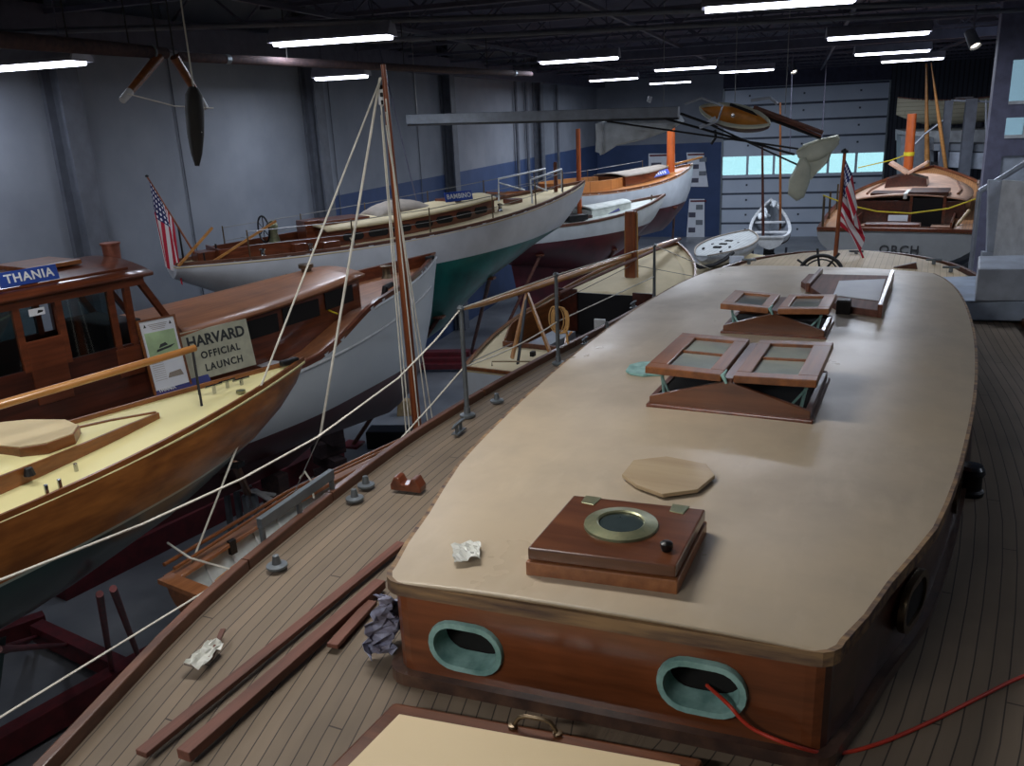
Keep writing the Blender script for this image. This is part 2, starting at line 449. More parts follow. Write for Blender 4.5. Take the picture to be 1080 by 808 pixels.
wood('dusty_wood', (118, 74, 60), (86, 52, 42), 0, .65, 0)
wood('pale_wood', (198, 172, 128), (172, 142, 100), 1, .5, .1, grain=9, blot=False)
wood('lid_wood', (176, 156, 124), (154, 132, 102), 1, .45, .15, grain=9, blot=False)
wood('worn_edge', (158, 128, 92), (78, 62, 60), 1, .7, 0, grain=26)
planks('deck_planks', (134, 118, 100), (106, 94, 80), (58, 50, 44), .052, ax=1, along=0, uv=True, plen=3.2, seamw=.085)
planks('boat_planks', (176, 124, 78), (150, 100, 60), (90, 60, 40), .05, ax=1, along=0, plen=2.0, seamw=.12, rough=.5)
planks('aft_planks', (206, 184, 146), (186, 162, 126), (150, 128, 98), .06, ax=1, along=0, plen=2.0, seamw=.08, rough=.6)
planks('orange_deck', (206, 140, 78), (184, 118, 62), (150, 92, 50), .05, ax=1, along=0, plen=4.0, seamw=.08, rough=.45)
planks('siding', (196, 190, 164), (182, 176, 152), (110, 108, 96), .12, ax=2, along=0, plen=9, seamw=.08)
planks('corrugated', (64, 68, 80), (56, 60, 72), (34, 36, 46), .16, ax=0, along=2, plen=9, seamw=.3)
planks('floor_boards', (200, 156, 108), (180, 134, 88), (120, 86, 56), .1, ax=1, along=0, plen=9, seamw=.05)
glass('glass_clear'); glass('glass_dim', (150, 165, 165), .05, .8); plain('plastic_film', (206, 208, 200), .3)
hullpaint('hull_a', (60, 56, 56), (60, 24, 24), 1.6)
# ================================================================== room
WX, BY, FY, EX, HZ = -8.0, 36.0, -5.0, 9.0, 6.9
struct(MB().box(((WX+EX)/2, (BY+FY)/2, -.1), (EX-WX+.4, BY-FY+.4, .2)).build('floor', 'concrete'))
struct(MB().box(((WX+EX)/2, (BY+FY)/2, HZ+.1), (EX-WX+.4, BY-FY+.4, .2)).build('ceiling', 'ceiling_dark'))
BAND = pxx(450, 188, WX).z
mb = MB(); mb.box((WX-.1, (BY+FY)/2, (BAND+HZ)/2), (.2, BY-FY, HZ-BAND), mi=0)
y0 = pxx(342, 206, WX).y
mb.box((WX-.1, (y0+BY)/2, BAND/2), (.2, BY-y0, BAND), mi=1); mb.box((WX-.1, (y0+FY)/2, BAND/2), (.2, y0-FY, BAND), mi=0)
struct(mb.build('wall_left', ['wall_grey', 'wall_blue']))
struct(MB().box((EX+.1, (BY+FY)/2, HZ/2), (.2, BY-FY, HZ)).build('wall_right', 'wall_dark'))
struct(MB().box(((WX+EX)/2, FY-.1, HZ/2), (EX-WX, .2, HZ)).build('wall_front', 'wall_grey'))
DX0, DX1, DZ = py(763, 93, BY).x, py(940, 84, BY).x, py(850, 89, BY).z
bz = py(700, 152, BY).z
mb = MB()
mb.box(((WX+DX0)/2, BY+.1, bz/2), (DX0-WX, .2, bz), mi=1); mb.box(((WX+DX0)/2, BY+.1, (bz+HZ)/2), (DX0-WX, .2, HZ-bz), mi=0)
mb.box(((DX0+DX1)/2, BY+.1, (DZ+HZ)/2), (DX1-DX0, .2, HZ-DZ), mi=2)
mb.box(((DX1+EX)/2, BY+.1, HZ/2), (EX-DX1, .2, HZ), mi=3)
struct(mb.build('wall_back', ['wall_grey', 'wall_blue', 'ceiling_dark', 'corrugated']))
# overhead door: panels with a strip of windows
dr = thing('door_1', 'white sectional overhead door with a strip of windows in the back wall', 'door', Frame(DX0, BY, 0)); dr['kind'] = 'structure'
W = DX1-DX0; npan = 12; ph = DZ/npan
wz0, wz1 = py(850, 183, BY).z, py(850, 163, BY).z
zz = [0]+[(wz0-.1)*i/4 for i in range(1, 4)]+[wz0-.1, wz1+.1]
top = [wz1+.1+(DZ-wz1-.1)*i/4 for i in range(1, 5)]; zz = zz+top
for a, b in zip(zz, zz[1:]):
    if a < wz0 < b:
        mb = MB(); nw = 6; mb.box((W/2, .06, (a+wz0)/2), (W, .08, wz0-a+.002)); mb.box((W/2, .06, (b+wz1)/2), (W, .08, b-wz1+.002))
        for k in range(nw+1): mb.box((W*k/nw, .06, (wz0+wz1)/2), (.09, .08, wz1-wz0+.02))
        mb.build('window_panel', 'door_white', dr)
        for k in range(nw): MB().box((W*(k+.5)/nw, .06, (wz0+wz1)/2), (W/nw-.08, .012, wz1-wz0)).build('window_pane', 'glass_clear', dr)
    else:
        mb = MB(); mb.box((W/2, .06, (a+b)/2), (W, .08, b-a+.002)); mb.box((W/2, .0185, b-.05), (W, .003, .08), mi=1)
        for k in (1, 3, 5): mb.box((W*k/6, .01, (a+b)/2), (.07, .04, .07), mi=1)
        mb.build('door_panel', ['door_white', 'door_strip'], dr)
mb = MB()
for x in (.02, W-.02): mb.bar((x, -.04, 0), (x, -.04, DZ), .08, .06)
mb.build('track', 'galvanised', dr)
n = 0
for (px_, pyy) in ((75, 150), (335, 150), (475, 145), (568, 120)):
    n += 1; Y = pxx(px_, pyy, WX+.15).y
    mb = MB(); mb.box((WX+.13, Y, HZ/2), (.26, .06, HZ)); mb.box((WX+.03, Y, HZ/2), (.05, .28, HZ)); mb.box((WX+.26, Y, HZ/2), (.04, .30, HZ))
    struct(mb.build('trim_%d' % n, 'column_grey'))
# conduits / drop pipes on the left wall
for (px_, pyy) in ((545, 130), (556, 130), (588, 130)):
    n += 1; p_ = pxx(px_, pyy, WX+.1); struct(MB().tube([(WX+.1, p_.y, .0), (WX+.1, p_.y, HZ)], .05, 8).build('trim_%d' % n, 'column_grey'))
for (px_, pyy) in ((190, 150), (350, 130), (440, 130)):
    n += 1; p_ = pxx(px_, pyy, WX+.02); struct(MB().tube([(WX+.02, p_.y, 2.5), (WX+.02, p_.y, HZ)], .009, 6).build('trim_%d' % n, 'column_grey'))
n += 1; struct(MB().box((WX+.2, (BY+FY)/2, 6.2), (.3, BY-FY, .35)).build('trim_%d' % n, 'steel_dark'))
# open web roof joists
for k in range(15):
    Y = 3.2+k*2.3; n += 1; mb = MB()
    mb.bar((WX, Y, 6.3), (EX, Y, 6.3), .07, .05); mb.bar((WX, Y, 6.8), (EX, Y, 6.8), .08, .06)
    q = 14
    for j in range(q):
        xa = WX+(EX-WX)*j/q; xb = WX+(EX-WX)*(j+1)/q; xm = (xa+xb)/2
        mb.bar((xa, Y, 6.3), (xm, Y, 6.8), .025, .025); mb.bar((xm, Y, 6.8), (xb, Y, 6.3), .025, .025)
    struct(mb.build('trim_%d' % n, 'steel_dark'))
for X in (-5.2, -2.4, .6, 3.4, 6.2):
    n += 1; struct(MB().bar((X, FY, 6.22), (X, BY, 6.22), .05, .05).build('trim_%d' % n, 'steel_dark'))
for (a, b) in (((-8, 7, 6.05), (2, 12, 6.05)), ((-6, 10, 6.0), (4.5, 13.5, 6.0))):
    n += 1; struct(MB().tube([a, b], .03, 8).build('trim_%d' % n, 'column_grey'))
n += 1; struct(MB().box((0.4, 18.5, 6.12), (8.0, .16, .16)).build('trim_%d' % n, 'steel_dark'))
# ================================================================== lamps
def lamp(c, ang, L, label, pw, colr, z=5.9, spread=None):
    t = thing('fluorescent_lamp', label, 'lamp', Frame(c[0], c[1], z, ang), 'fluorescent ceiling lamps')
    h = L/2
    mb = MB(); pr = [(-.16, .0), (-.15, .03), (-.06, .15), (.06, .15), (.15, .03), (.16, .0), (.13, .02), (.05, .11), (-.05, .11), (-.13, .02)]
    vs = [Vector((x, y, zz_)) for x in (-h, h) for y, zz_ in pr]; k = len(pr)
    mb.add(vs, [(i, (i+1) % k, k+(i+1) % k, k+i) for i in range(k)]+[tuple(range(k-1, -1, -1)), tuple(range(k, 2*k))])
    for sx in (-h, h): mb.prism([(-.15, 0), (.15, 0), (.06, .15), (-.06, .15)], -.006, .006, T=lambda v, sx=sx: Vector((sx+v.z, v.x, v.y+.0)))
    mb.build('reflector', 'lamp_body', t)
    for y in (-.06, .06):
        mb = MB(); mb.tube([(-h+.03, y, .0), (h-.03, y, .0)], .034, 8); mb.build('tube', 'tube_glow', t, smooth=60)
    for sx in (-h*.7, h*.7): MB().tube([(sx, 0, .14), (sx, 0, HZ-z-.02 if z > 5 else .3)], .008, 5).build('hanger', 'steel_dark', t)
    ld = bpy.data.lights.new('lamp_light', 'AREA'); ld.shape = 'RECTANGLE'; ld.size = L*.95; ld.size_y = .24; ld.energy = pw; ld.color = colr
    lo = bpy.data.objects.new('lamp_light', ld); COL.objects.link(lo); lo.parent = t; lo.location = (0, 0, -.045)
    if spread: ld.spread = spread
    return t
LP = [((277, 46), (425, 38), 'big white fluorescent lamp on the left above the thin mast top'),
      ((740, 8), (903, 0), 'largest lamp at the top right, cut by the upper edge of the photo'),
      ((872, 40), (980, 34), 'nearest of the three lamps in a row to the right of the overhead door'),
      ((903, 57), (979, 53), 'middle one of the three stacked lamps at the right of the overhead door'),
      ((933, 65), (992, 61), 'farthest and lowest of the three lamps at the right of the overhead door'),
      ((566, 66), (656, 60), 'lamp in the middle of the room over the varnished deck sloop'),
      ((690, 74), (756, 70), 'lamp behind the middle one, left above the hanging orange cockpit'),
      ((760, 76), (815, 73), 'lamp just above the overhead door, left of a small spotlight'),
      ((628, 85), (667, 82), 'short looking distant lamp above the back corner of the left wall'),
      ((687, 88), (727, 86), 'most distant lamp, just left of the overhead door top'),
      ((340, 82), (380, 80), 'lamp seen low behind the mast against the grey left wall'),
      ((0, 71), (75, 66), 'lamp at the far left edge against the grey wall')]
for i, (a, b, lb) in enumerate(LP):
    z = 5.9 if i < 10 else 5.68
    A_, B_ = pz(*a, z), pz(*b, z)
    if i == 11: A_ = B_+(A_-B_)*1.4
    c = (A_+B_)/2; L_ = 1.38
    ang = math.atan2(B_.y-A_.y, B_.x-A_.x)*.4
    if (A_-B_).length < 1.0: L_ = .8
    lamp(c, ang, L_, lb, LAMP_W*min(4.6, max(.34, ((c.y-5)/9))), LAMP_COL, z)
for (x, y, lb) in ((4.7, 4.3, 'above the right side deck'), (4.9, 9.0, 'at the right of the gangway box'), (6.6, 15.0, 'at the right of the gallery')):  # unseen lamps added to brighten the right deck, gangway box and gallery
    lamp((x, y), 0, 1.38, 'unseen white fluorescent lamp added out of the frame '+lb, LAMP_W*(.4 if y < 5 else .8), LAMP_COL)
for (x, y) in ((-4.8, 3.2), (-1.9, 3.2), (-5.0, -1.2), (-1.9, -1.2)):  # unseen lamps, assumed to continue the rows, added to light the foreground
    lamp((x, y), 0, 1.38, 'unseen white fluorescent lamp added out of the frame, %s one %s the camera' % ('left' if x < -3 else 'right', 'in front of' if y > 0 else 'behind'), NEAR_W*(.7 if x < -3 else (1.15 if y > 0 else 2.0)), NEAR_COL)
# spotlights
for (px_, pyy, z, lb) in ((1026, 42, 5.95, 'grey cylinder spotlight at the top right'), (836, 72, 5.9, 'small twin spotlight glowing above the overhead door')):
    c = pz(px_, pyy-4, z)if z > 5 else None
    c = py(px_, pyy, 12 if px_ > 1000 else 30)
    t = thing('spotlight', lb, 'spotlight', Frame(c.x, c.y, c.z))
    dirv = Vector((.3, -.5, -.8)).normalized(); qm = dirv.to_track_quat('Z', 'Y').to_matrix()
    k = 1.0 if px_ > 1000 else 1.6
    MB().lathe([(0, -.12*k), (.06*k, -.12*k), (.07*k, .1*k), (.062*k, .1*k), (.05*k, .05*k), (0, .05*k)], R=qm).build('housing', 'column_grey', t, smooth=50)
    MB().lathe([(.06*k, .055*k), (.06*k, .07*k), (0, .075*k)], R=qm).build('bulb', 'spot_glow', t)
    MB().tube([(0, 0, .03), (0, 0, HZ-c.z)], .012, 6).build('stem', 'steel_dark', t)
# ================================================================== the big yacht under the camera
def boolcut(o, cut):
    q = o.modifiers.new('cut', 'BOOLEAN'); q.object = cut; q.operation = 'DIFFERENCE'; q.solver = 'EXACT'
    dg = bpy.context.evaluated_depsgraph_get(); me = bpy.data.meshes.new_from_object(o.evaluated_get(dg)); o.modifiers.clear()
    me.name = o.name; o.data = me; bpy.data.objects.remove(cut)
plain('pane_reflection', (178, 186, 176), .12, c2=(138, 150, 156), sc_=3, coat=.6)  # pale pane colour stands in for reflections on the skylight glass
plain('front_foot', (60, 44, 40), .35, c2=(96, 70, 56), sc_=12, coat=.4)
AX = 5.5; aang = math.radians(82.4); AO = Vector((-.53, 2.12, 0))-Vector((math.cos(aang), math.sin(aang), 0))*AX
ZD = 3.22; ZR = 3.60
class Big(Boat):
    TAB = [(0, 0), (.6, .22), (2.0, .66), (3.4, 1.08), (4.72, 1.44), (5.5, 1.66), (6.2, 1.77), (7.3, 1.865), (8.1, 1.865), (9.1, 1.81), (10.36, 1.68), (12.4, 1.5), (13.87, 1.18), (14.45, .82), (14.75, .45), (14.87, .0)]
    def hb(s, t): return max(0, sinterp(s.TAB, t*s.L))
    def z(s, t): return ZD
e_ = AO+Vector((math.cos(aang), math.sin(aang), 0))*14.87
A = Big('yacht', 'large wooden yacht in the foreground with broad beige cabin roof and weathered plank deck', 'boat',
        (AO.x, AO.y, e_.x, e_.y, ZD, ZD, ZD, 1.87), keel=[(0, 3.1), (1.5, 2.2), (3.5, 1.5), (7, 1.1), (11, 1.5), (13.5, 2.3), (14.87, 3.0)], nt=60)
fa = A.fr; ra = A.root
A.hull('hull_a'); finkeel(A, 3.2, 11, 1.5, .15, .22, 'hull_a')
# deck with planks that follow the sheer
mb = MB(); rows = []; uv = []
for t in A.ts:
    h = max(0, A.hb(t)-.005); r = []
    for j in range(-9, 10):
        y = h*j/9; r.append(Vector((A.L*t, y, ZD-.0+.03*((h/1.87)**2-(y/1.87)**2)-.02))); uv.append((A.L*t, abs(A.hb(t)-abs(y))+ (7.3 if j < 0 else 0)))
    rows.append(r)
mb.grid(rows); mb.uv = uv; mb.build('deck', 'deck_planks', ra, smooth=40, solid=.02)
# toe rail in lengths
segs = [(0.02, .3955), (.396, .4425), (.443, .56), (.5615, .655), (.656, .76), (.7615, .9), (.9005, .9999)]
for k, (a, b) in enumerate(segs):
    nn = 20 if k < 6 else 40
    for sd in (1, -1):
        mb = MB(); rr = []
        for i in range(nn+1):
            t = a+(b-a)*i/nn; hb = A.hb(t); t2 = min(.9999, t+.001); dx = A.L*.001; dy = A.hb(t2)-hb
            nrm = Vector((-dy, dx)).normalized(); x, y = A.L*t, hb
            xi, yi = x-nrm.x*.04, max(0, y-nrm.y*.04)
            rr.append([Vector((x, sd*y, ZD-.04)), Vector((x, sd*y, ZD+.03)), Vector((xi, sd*yi, ZD+.03)), Vector((xi, sd*yi, ZD-.04))])
        mb.grid(rr, closed=True); mb.add(rr[0], [(0, 1, 2, 3)]); mb.add(rr[-1], [(3, 2, 1, 0)])
        mb.build('toe_rail', 'rail_wood', ra, bevel=.006)
# cabin trunk -------------------------------------------------------
TW = [(0, .68), (.45, .78), (.95, .91), (2, 1.03), (3, 1.09), (4, 1.10), (5, 1.05), (5.6, .96), (5.9, .86)]
skew = lambda y: .035-.075*y
def trunk_outline(o=0, r=.07):
    pts = []
    n = 26
    for i in range(n+1):
        x = 5.9*i/n; w = sinterp(TW, x)+o; pts.append((x, w))
    L_ = [(AX+x+(skew(w)*(1-x/1.5) if x < 1.5 else 0), w) for x, w in pts]; R_ = [(AX+x+(skew(-w)*(1-x/1.5) if x < 1.5 else 0), -w) for x, w in pts]
    # rounded front corners
    def rc(P, sd):
        (x0, y0), (x1, y1) = P[0], P[1]; x0 -= o; out = []
        for k in range(5):
            a = PI/2*k/4; out.append((x0+r*(1-math.cos(PI/2-a)) if False else x0+r*(1-math.sin(a)) , y0-sd*r*(1-math.cos(a))))
        # from side (a=0 -> x0+r, y0) to front (a=90 -> x0, y0-r)
        return out
    a_ = rc(L_, 1); b_ = rc(R_, -1)
    return list(reversed(L_[1:]))+a_+list(reversed(b_))+R_[1:]
ol = trunk_outline(0); tr = MB().prism(ol, ZD-.03, ZR-.01).build('cabin_trunk', 'trunk_front', ra)
plist = [(492, 682, .262, .182), (740, 724, .262, .182)]
pl_ = []
for (x_, y_, w_, h_) in plist:
    c = None; xs = AX
    for it in range(4):
        c = fa.pc(x_, y_, xs); xs = AX+skew(c.y)
    pl_.append((c, w_, h_))
def stadium(w, h, n=10, ex=0):
    r = h/2; s_ = w/2-r; o = []
    for i in range(n+1): a = -PI/2+PI*i/n; o.append((s_+(r+ex)*math.cos(a), (r+ex)*math.sin(a)))
    for i in range(n+1): a = PI/2+PI*i/n; o.append((-s_+(r+ex)*math.cos(a), (r+ex)*math.sin(a)))
    return o
fy = Vector((.075, -1, 0)).normalized()
for c, w_, h_ in pl_:
    B4 = basis(c, fy, (0, 0, 1))         # x across the panel (to starboard), y up, z outwards (towards bow)
    sg = 1 if B4.col[2].x < 0 else -1
    cut = MB().prism(stadium(w_-.03, h_-.03), -.20, .1, T=lambda v: B4 @ v).build('cut', 'inside_shade', ra)
    boolcut(tr, cut)
for c, w_, h_ in pl_:
    B4 = basis(c, fy, (0, 0, 1)); T = lambda v: B4 @ v; sg = 1 if B4.col[2].x < 0 else -1
    a, b = stadium(w_-.05, h_-.05), stadium(w_, h_); k = len(a); mb = MB(); rings = []
    for P, z in ((stadium(w_-.046, h_-.046), -.075), (stadium(w_-.044, h_-.044), -.0), (stadium(w_-.042, h_-.045), .018), (stadium(w_-.006, h_-.006), .018), (b, .008), (b, -.002), (stadium(w_-.034, h_-.034), -.002), (stadium(w_-.04, h_-.04), -.075)):
        rings.append([B4 @ Vector((x, y, sg*z)) for x, y in P])
    mb.grid(rings, closed=True); ring = mb.build('portlight', 'teal_bronze', ra, smooth=40)
    MB().prism(stadium(w_-.034, h_-.034), sg*-.085, sg*-.08, T=T).build('opening_shade', 'inside_shade', ring)  # black plate paints the shade inside the portlight
tr.data.materials.append(M('mahogany_dark'))  # side and aft faces: shade put into a darker wood colour
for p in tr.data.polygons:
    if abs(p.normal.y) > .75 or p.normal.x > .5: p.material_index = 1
# roof with camber
mb = MB(); rows = []; olr = trunk_outline(.02, .09); half = len(olr)//2
Lf = olr[:half+ (len(olr) % 2)]; Rt = list(reversed(olr))[:len(Lf)]
for (lx, ly), (rx, ry) in zip(Lf, Rt):
    r = []
    for j in range(15):
        q = [0, .004][j] if j < 2 else ([.996, 1][j-13] if j > 12 else (j-1)/12); x = lx+(rx-lx)*q; y = ly+(ry-ly)*q; wl = max(abs(ly), .1); c = .035*(1-abs(2*q-1)**2.6)*(wl/1.1)
        r.append(Vector((x, y, ZR+c)))
    rows.append(r)
mb.grid(rows)
def mottled():
    mt, nt, b = newmat('roof_paint'); co = objco(nt); b.inputs['Roughness'].default_value = .3
    a = noise(nt, co, 1.3, 5, .6); d = noise(nt, mapv(nt, co, (3, 9, 1)), 1.0, 4)
    col = mixc(nt, ramp(nt, a, .38, .7), s2l((186, 170, 146)), s2l((162, 149, 131)))
    col = mixc(nt, mth(nt, 'MULTIPLY', ramp(nt, d, .55, .75), .18), col, s2l((214, 200, 178)))
    nt.links.new(col, b.inputs['Base Color']); nt.links.new(mth(nt, 'MULTIPLY_ADD', ramp(nt, a, .3, .7), .2, .27), b.inputs['Roughness'])
    bump(nt, b, noise(nt, co, 60, 3), .04, .002); MATS['roof_paint'] = mt
mottled()
roof = mb.build('cabin_roof', 'roof_paint', ra, solid=.012, smooth=40)
def rz(y, x=3): return ZR+.034*(1-abs(y/1.09)**2.6)
# worn edge moulding round the roof, foot moulding
def ring_strip(o, z0, z1, nm, mt_, th=.02, part=None):
    a, b = trunk_outline(o, .08), trunk_outline(o-th, .07); mb = MB()
    rows = [[Vector((p[0], p[1], z0)) for p in a], [Vector((p[0], p[1], z1)) for p in a], [Vector((p[0], p[1], z1)) for p in b], [Vector((p[0], p[1], z0)) for p in b]]
    rows.append(rows[0]); mb.grid(rows); return mb.build(nm, mt_, part or ra, weld=True)
ring_strip(.022, ZR-.045, ZR+.001, 'roof_edge_moulding', 'worn_edge')
ring_strip(.03, ZD-.02, ZD+.045, 'foot_moulding', 'front_foot', .03)
# side portlights
for sd in (1, -1):
    for x in (.75, 1.75, 2.75, 3.75):
        w = sinterp(TW, x); d = Vector((1, sd*(sinterp(TW, x+.1)-w)/.1, 0)); B4 = basis((AX+x, sd*(w+.004), 3.42), d, (0, 0, 1)); mb = MB()
        rg = [[B4 @ Vector((a, b, z)) for a, b in P] for P, z in ((stadium(.22, .13), -.01), (stadium(.22, .13), .012), (stadium(.27, .18), .012), (stadium(.27, .18), -.01))]
        mb.grid(rg, closed=True); pr = mb.build('portlight', 'bronze', ra, smooth=40)
        MB().prism(stadium(.22, .13), -.004, .003, T=lambda v: B4 @ v).build('pane', 'inside_shade', pr)
# forward square hatch with round deadlight -------------------------
def quadprism(c4, z0, z1, mat, name, parent, bevel=.006):
    return MB().prism(c4, z0, z1).build(name, mat, parent, bevel=bevel)
def PZ(pts, z, o=0):
    L = [fa.pz(x, y, z) for x, y in pts]
    if o:
        c = sum(L, Vector())/len(L); L = [v+(v-c).normalized()*o for v in L]
    return [(v.x, v.y) for v in L]
zt = rz(0)
ht = PZ([(556, 578), (713, 597), (744, 537), (605, 522)], zt+.08)
hb_ = [(x, y) for x, y in ht]
c0 = (sum(p[0] for p in ht)/4, sum(p[1] for p in ht)/4)
scl = lambda P, s_: [(c0[0]+(x-c0[0])*s_, c0[1]+(y-c0[1])*s_) for x, y in P]
H1 = quadprism(scl(ht, 1.025), ZR+.01, zt+.034, 'varnish_orange', 'hatch_coaming', ra, .004)  # lighter wood colour stands for the light on the hatch front
H2 = quadprism(scl(ht, 1.0), zt+.038, zt+.08, 'mahogany_y', 'hatch_lid', ra, .006)
c = fa.pz(655, 554, zt+.08)
MB().lathe([(.073, 0), (.073, .012), (.079, .016), (.12, .008), (.122, 0)], (c.x, c.y, zt+.08), 40).build('deadlight_ring', 'verdigris_brass', H2, smooth=40)
MB().lathe([(0, .002), (.074, .002), (.074, .006), (0, .008)], (c.x, c.y, zt+.08), 40).build('deadlight_glass', 'gunmetal_lens', H2, smooth=40)
c = fa.pz(703, 577, zt+.09); MB().lathe([(.016, -.012), (.02, 0), (.02, .012), (.012, .018), (0, .018)], (c.x, c.y, zt+.092), 16).build('snap_knob', 'black_plastic', H2, smooth=40)
for (x_, y_) in ((623, 528), (716, 537)):
    c = fa.pz(x_, y_, zt+.08); MB().prism([(c.x-.035, c.y-.025), (c.x+.03, c.y-.03), (c.x+.03, c.y+.03), (c.x-.03, c.y+.025)], zt+.079, zt+.083).build('hinge_plate', 'verdigris_brass', H2, bevel=.002)
# butterfly skylights ----------------------------------------------
def skylight(x0, x1, yl, yr, zf, ridge, side, sw, lift, mull, dark=False):
    x0 += AX; x1 += AX; ym = (yl+yr)/2; g = MB()
    mh = 'mahogany'
    root = MB().box(((x0+x1)/2, ym, zf+.008), (x1-x0+.03, yl-yr+.03, .034)).build('skylight', mh, ra, bevel=.006)
    for x in (x0+.012, x1-.012):
        MB().prism([(yr, zf), (yl, zf), (yl, zf+side), (ym+.02, zf+ridge), (ym-.02, zf+ridge), (yr, zf+side)], x-.014, x+.014, T=lambda v: Vector((v.z, v.x, v.y))).build('gable_board', 'mahogany_y', root, bevel=.003)
    for y in (yl-.012, yr+.012):
        MB().box(((x0+x1)/2, y, zf+side/2), (x1-x0, .026, side)).build('side_board', mh, root, bevel=.003)
    MB().box(((x0+x1)/2, ym, zf+.047), (x1-x0-.06, yl-yr-.06, .01)).build('well_shade', 'inside_shade', root)  # black floor paints the shade inside the skylight, roof runs on below
    MB().box(((x0+x1)/2, ym, zf+ridge+.006), (x1-x0, .045, .03)).build('ridge_piece', mh, root, bevel=.004)
    for sd, yo in ((1, yl), (-1, yr)):
        yi = ym+sd*.028; a = Vector((x0-.01, yi, zf+ridge+.02)); b = Vector((x0-.01, yo+sd*.02, zf+lift+.02))
        u = Vector((1, 0, 0)); v = (b-a).normalized(); Wv = (b-a).length; Lx = x1-x0+.02; fw = .075 if not dark else .06
        nrm = u.cross(v)*sd
        Mx = Matrix((u, v*1, nrm*1)).transposed().to_4x4(); Mx.translation = a
        if Mx.determinant() < 0: pass
        T = lambda w: Mx @ w
        mb = MB(); z0, z1 = -.018, .018
        for (xa, xb, ya, yb) in ((0, fw, 0, Wv), (Lx-fw, Lx, 0, Wv), (fw, Lx-fw, 0, fw*.9), (fw, Lx-fw, Wv-fw*1.2, Wv)):
            mb.prism([(xa, ya), (xb, ya), (xb, yb), (xa, yb)], z0, z1, T=T)
        if mull: mb.prism([(Lx*.52-.008, fw*.9), (Lx*.52+.008, fw*.9), (Lx*.52+.008, Wv-fw*1.2), (Lx*.52-.008, Wv-fw*1.2)], -.01, .014, T=T)
        mb.build('sash', sw, root, bevel=.004)
        MB().prism([(fw*.8, fw*.7), (Lx-fw*.8, fw*.7), (Lx-fw*.8, Wv-fw), (fw*.8, Wv-fw)], -.004, .002, T=T).build('pane', 'pane_reflection', root)
        MB().tube([(x0+.08, yo-sd*.05, zf+.05), (x0+.10, yo-sd*.03, zf+lift)], .008, 6).tube([(x0+.02, yo-sd*.10, zf+.06), (x0+.1, yo-sd*.03, zf+lift*.8)], .006, 6).build('stay', 'teal_bronze', root)
    MB().tube([(x0-.02, ym, zf+ridge+.0), (x0-.012, ym+.02, zf+ridge+.035), (x0+.03, ym+.01, zf+ridge+.05)], [.006, .012, .004], 8).build('latch', 'teal_bronze', root, smooth=50)
    return root
skylight(1.79, 2.46, .345, -.40, rz(0)-.012, .165, .06, 'varnish_brown', .175, True)
skylight(3.31, 3.74, .32, -.29, rz(0)-.012, .15, .06, 'varnish_orange', .165, False, True)
c = fa.pz(890, 321, rz(0)+.06)
t = thing('box', 'small black box beside the farther skylight on the beige roof', 'box', Frame(*fa.w((c.x-.0, c.y, rz(0)-.02)), aang))
mb = MB(); mb.box((0, 0, .055), (.10, .09, .11)); mb.build('case', 'black_plastic', t, bevel=.004); MB().box((0, 0, .113), (.09, .08, .006)).build('lid', 'iron', t)
# companion slide and board
def W4(pts, z): return [(fa.pz(x, y, z)) for x, y in pts]
cr = MB().prism(PZ([(845, 296), (853, 288), (942, 290), (929, 327), (884, 321)], rz(0)+.05), ZR+.02, rz(0)+.045).build('companion_slide', 'dusty_wood', ra, bevel=.005)
mb = MB(); a, b = fa.pz(928, 326, rz(0)+.06), fa.pz(941, 289, rz(0)+.06); mb.bar((a.x, a.y, rz(0)+.045), (b.x, b.y, rz(0)+.045), .03, .09); mb.build('slide_rail', 'mahogany', cr, bevel=.004)
mb = MB(); a, b = fa.pz(852, 302, rz(0)+.05), fa.pz(866, 286, rz(0)+.05); mb.bar((a.x, a.y, rz(0)+.04), (b.x, b.y, rz(0)+.04), .03, .07); mb.build('slide_rail', 'mahogany', cr, bevel=.004)
q = PZ([(885, 296), (934, 294), (927, 317), (879, 311)], rz(0)+.05)
tag(MB().prism(q, rz(0)+.0462, rz(0)+.049).build('paper_sheet', 'paper', None), 'glossy white paper sheet lying on the dark companion slide behind the far skylight', 'paper')
o = bpy.data.objects['paper_sheet']; o.location = fa.o; o.rotation_euler = (0, 0, fa.a)
def loose(mbd, name, mat, label, cat, fr=fa, group=None, **kw):
    o = mbd.build(name, mat, None, **kw); o.location = fr.o; o.rotation_euler = (0, 0, fr.a); return tag(o, label, cat, group)
# octagonal lid
oc = PZ([(656, 500), (671, 511), (699, 521), (736, 516), (754, 501), (745, 489), (703, 481), (668, 485)], rz(0)+.02)
loose(MB().prism(oc, rz(0)+.004, rz(0)+.02), 'hatch_lid', 'lid_wood', 'pale octagonal wooden lid lying on the beige roof behind the square hatch', 'lid', bevel=.003)
gl = PZ([(660, 390), (664, 384), (676, 381), (692, 381), (707, 384), (710, 389), (698, 394), (678, 395), (665, 393)], rz(.5)+.015)
loose(MB().prism(gl, rz(.5)+.0, rz(.5)+.014), 'round_cover', 'teal_bronze', 'flat pale green disc lying under the left sash of the near skylight', 'cover', bevel=.003)
# plastic bag
mb = MB(); P = [fa.pz(x, y, rz(.48)+.004) for x, y in ((476, 575), (507, 571), (506, 590), (479, 593))]; rows = []
for i in range(9):
    r = []
    for j in range(9):
        u, v = i/8, j/8; p = P[0]*(1-u)*(1-v)+P[1]*u*(1-v)+P[2]*u*v+P[3]*(1-u)*v; p.z = rz(.48)+.004+random.uniform(0, .012); r.append(p+Vector((random.uniform(-.004, .004), random.uniform(-.004, .004), 0)))
    rows.append(r)
mb.grid(rows); loose(mb, 'plastic_bag', 'plastic_film', 'small crumpled clear plastic bag on the front left of the beige roof', 'bag', solid=.001)
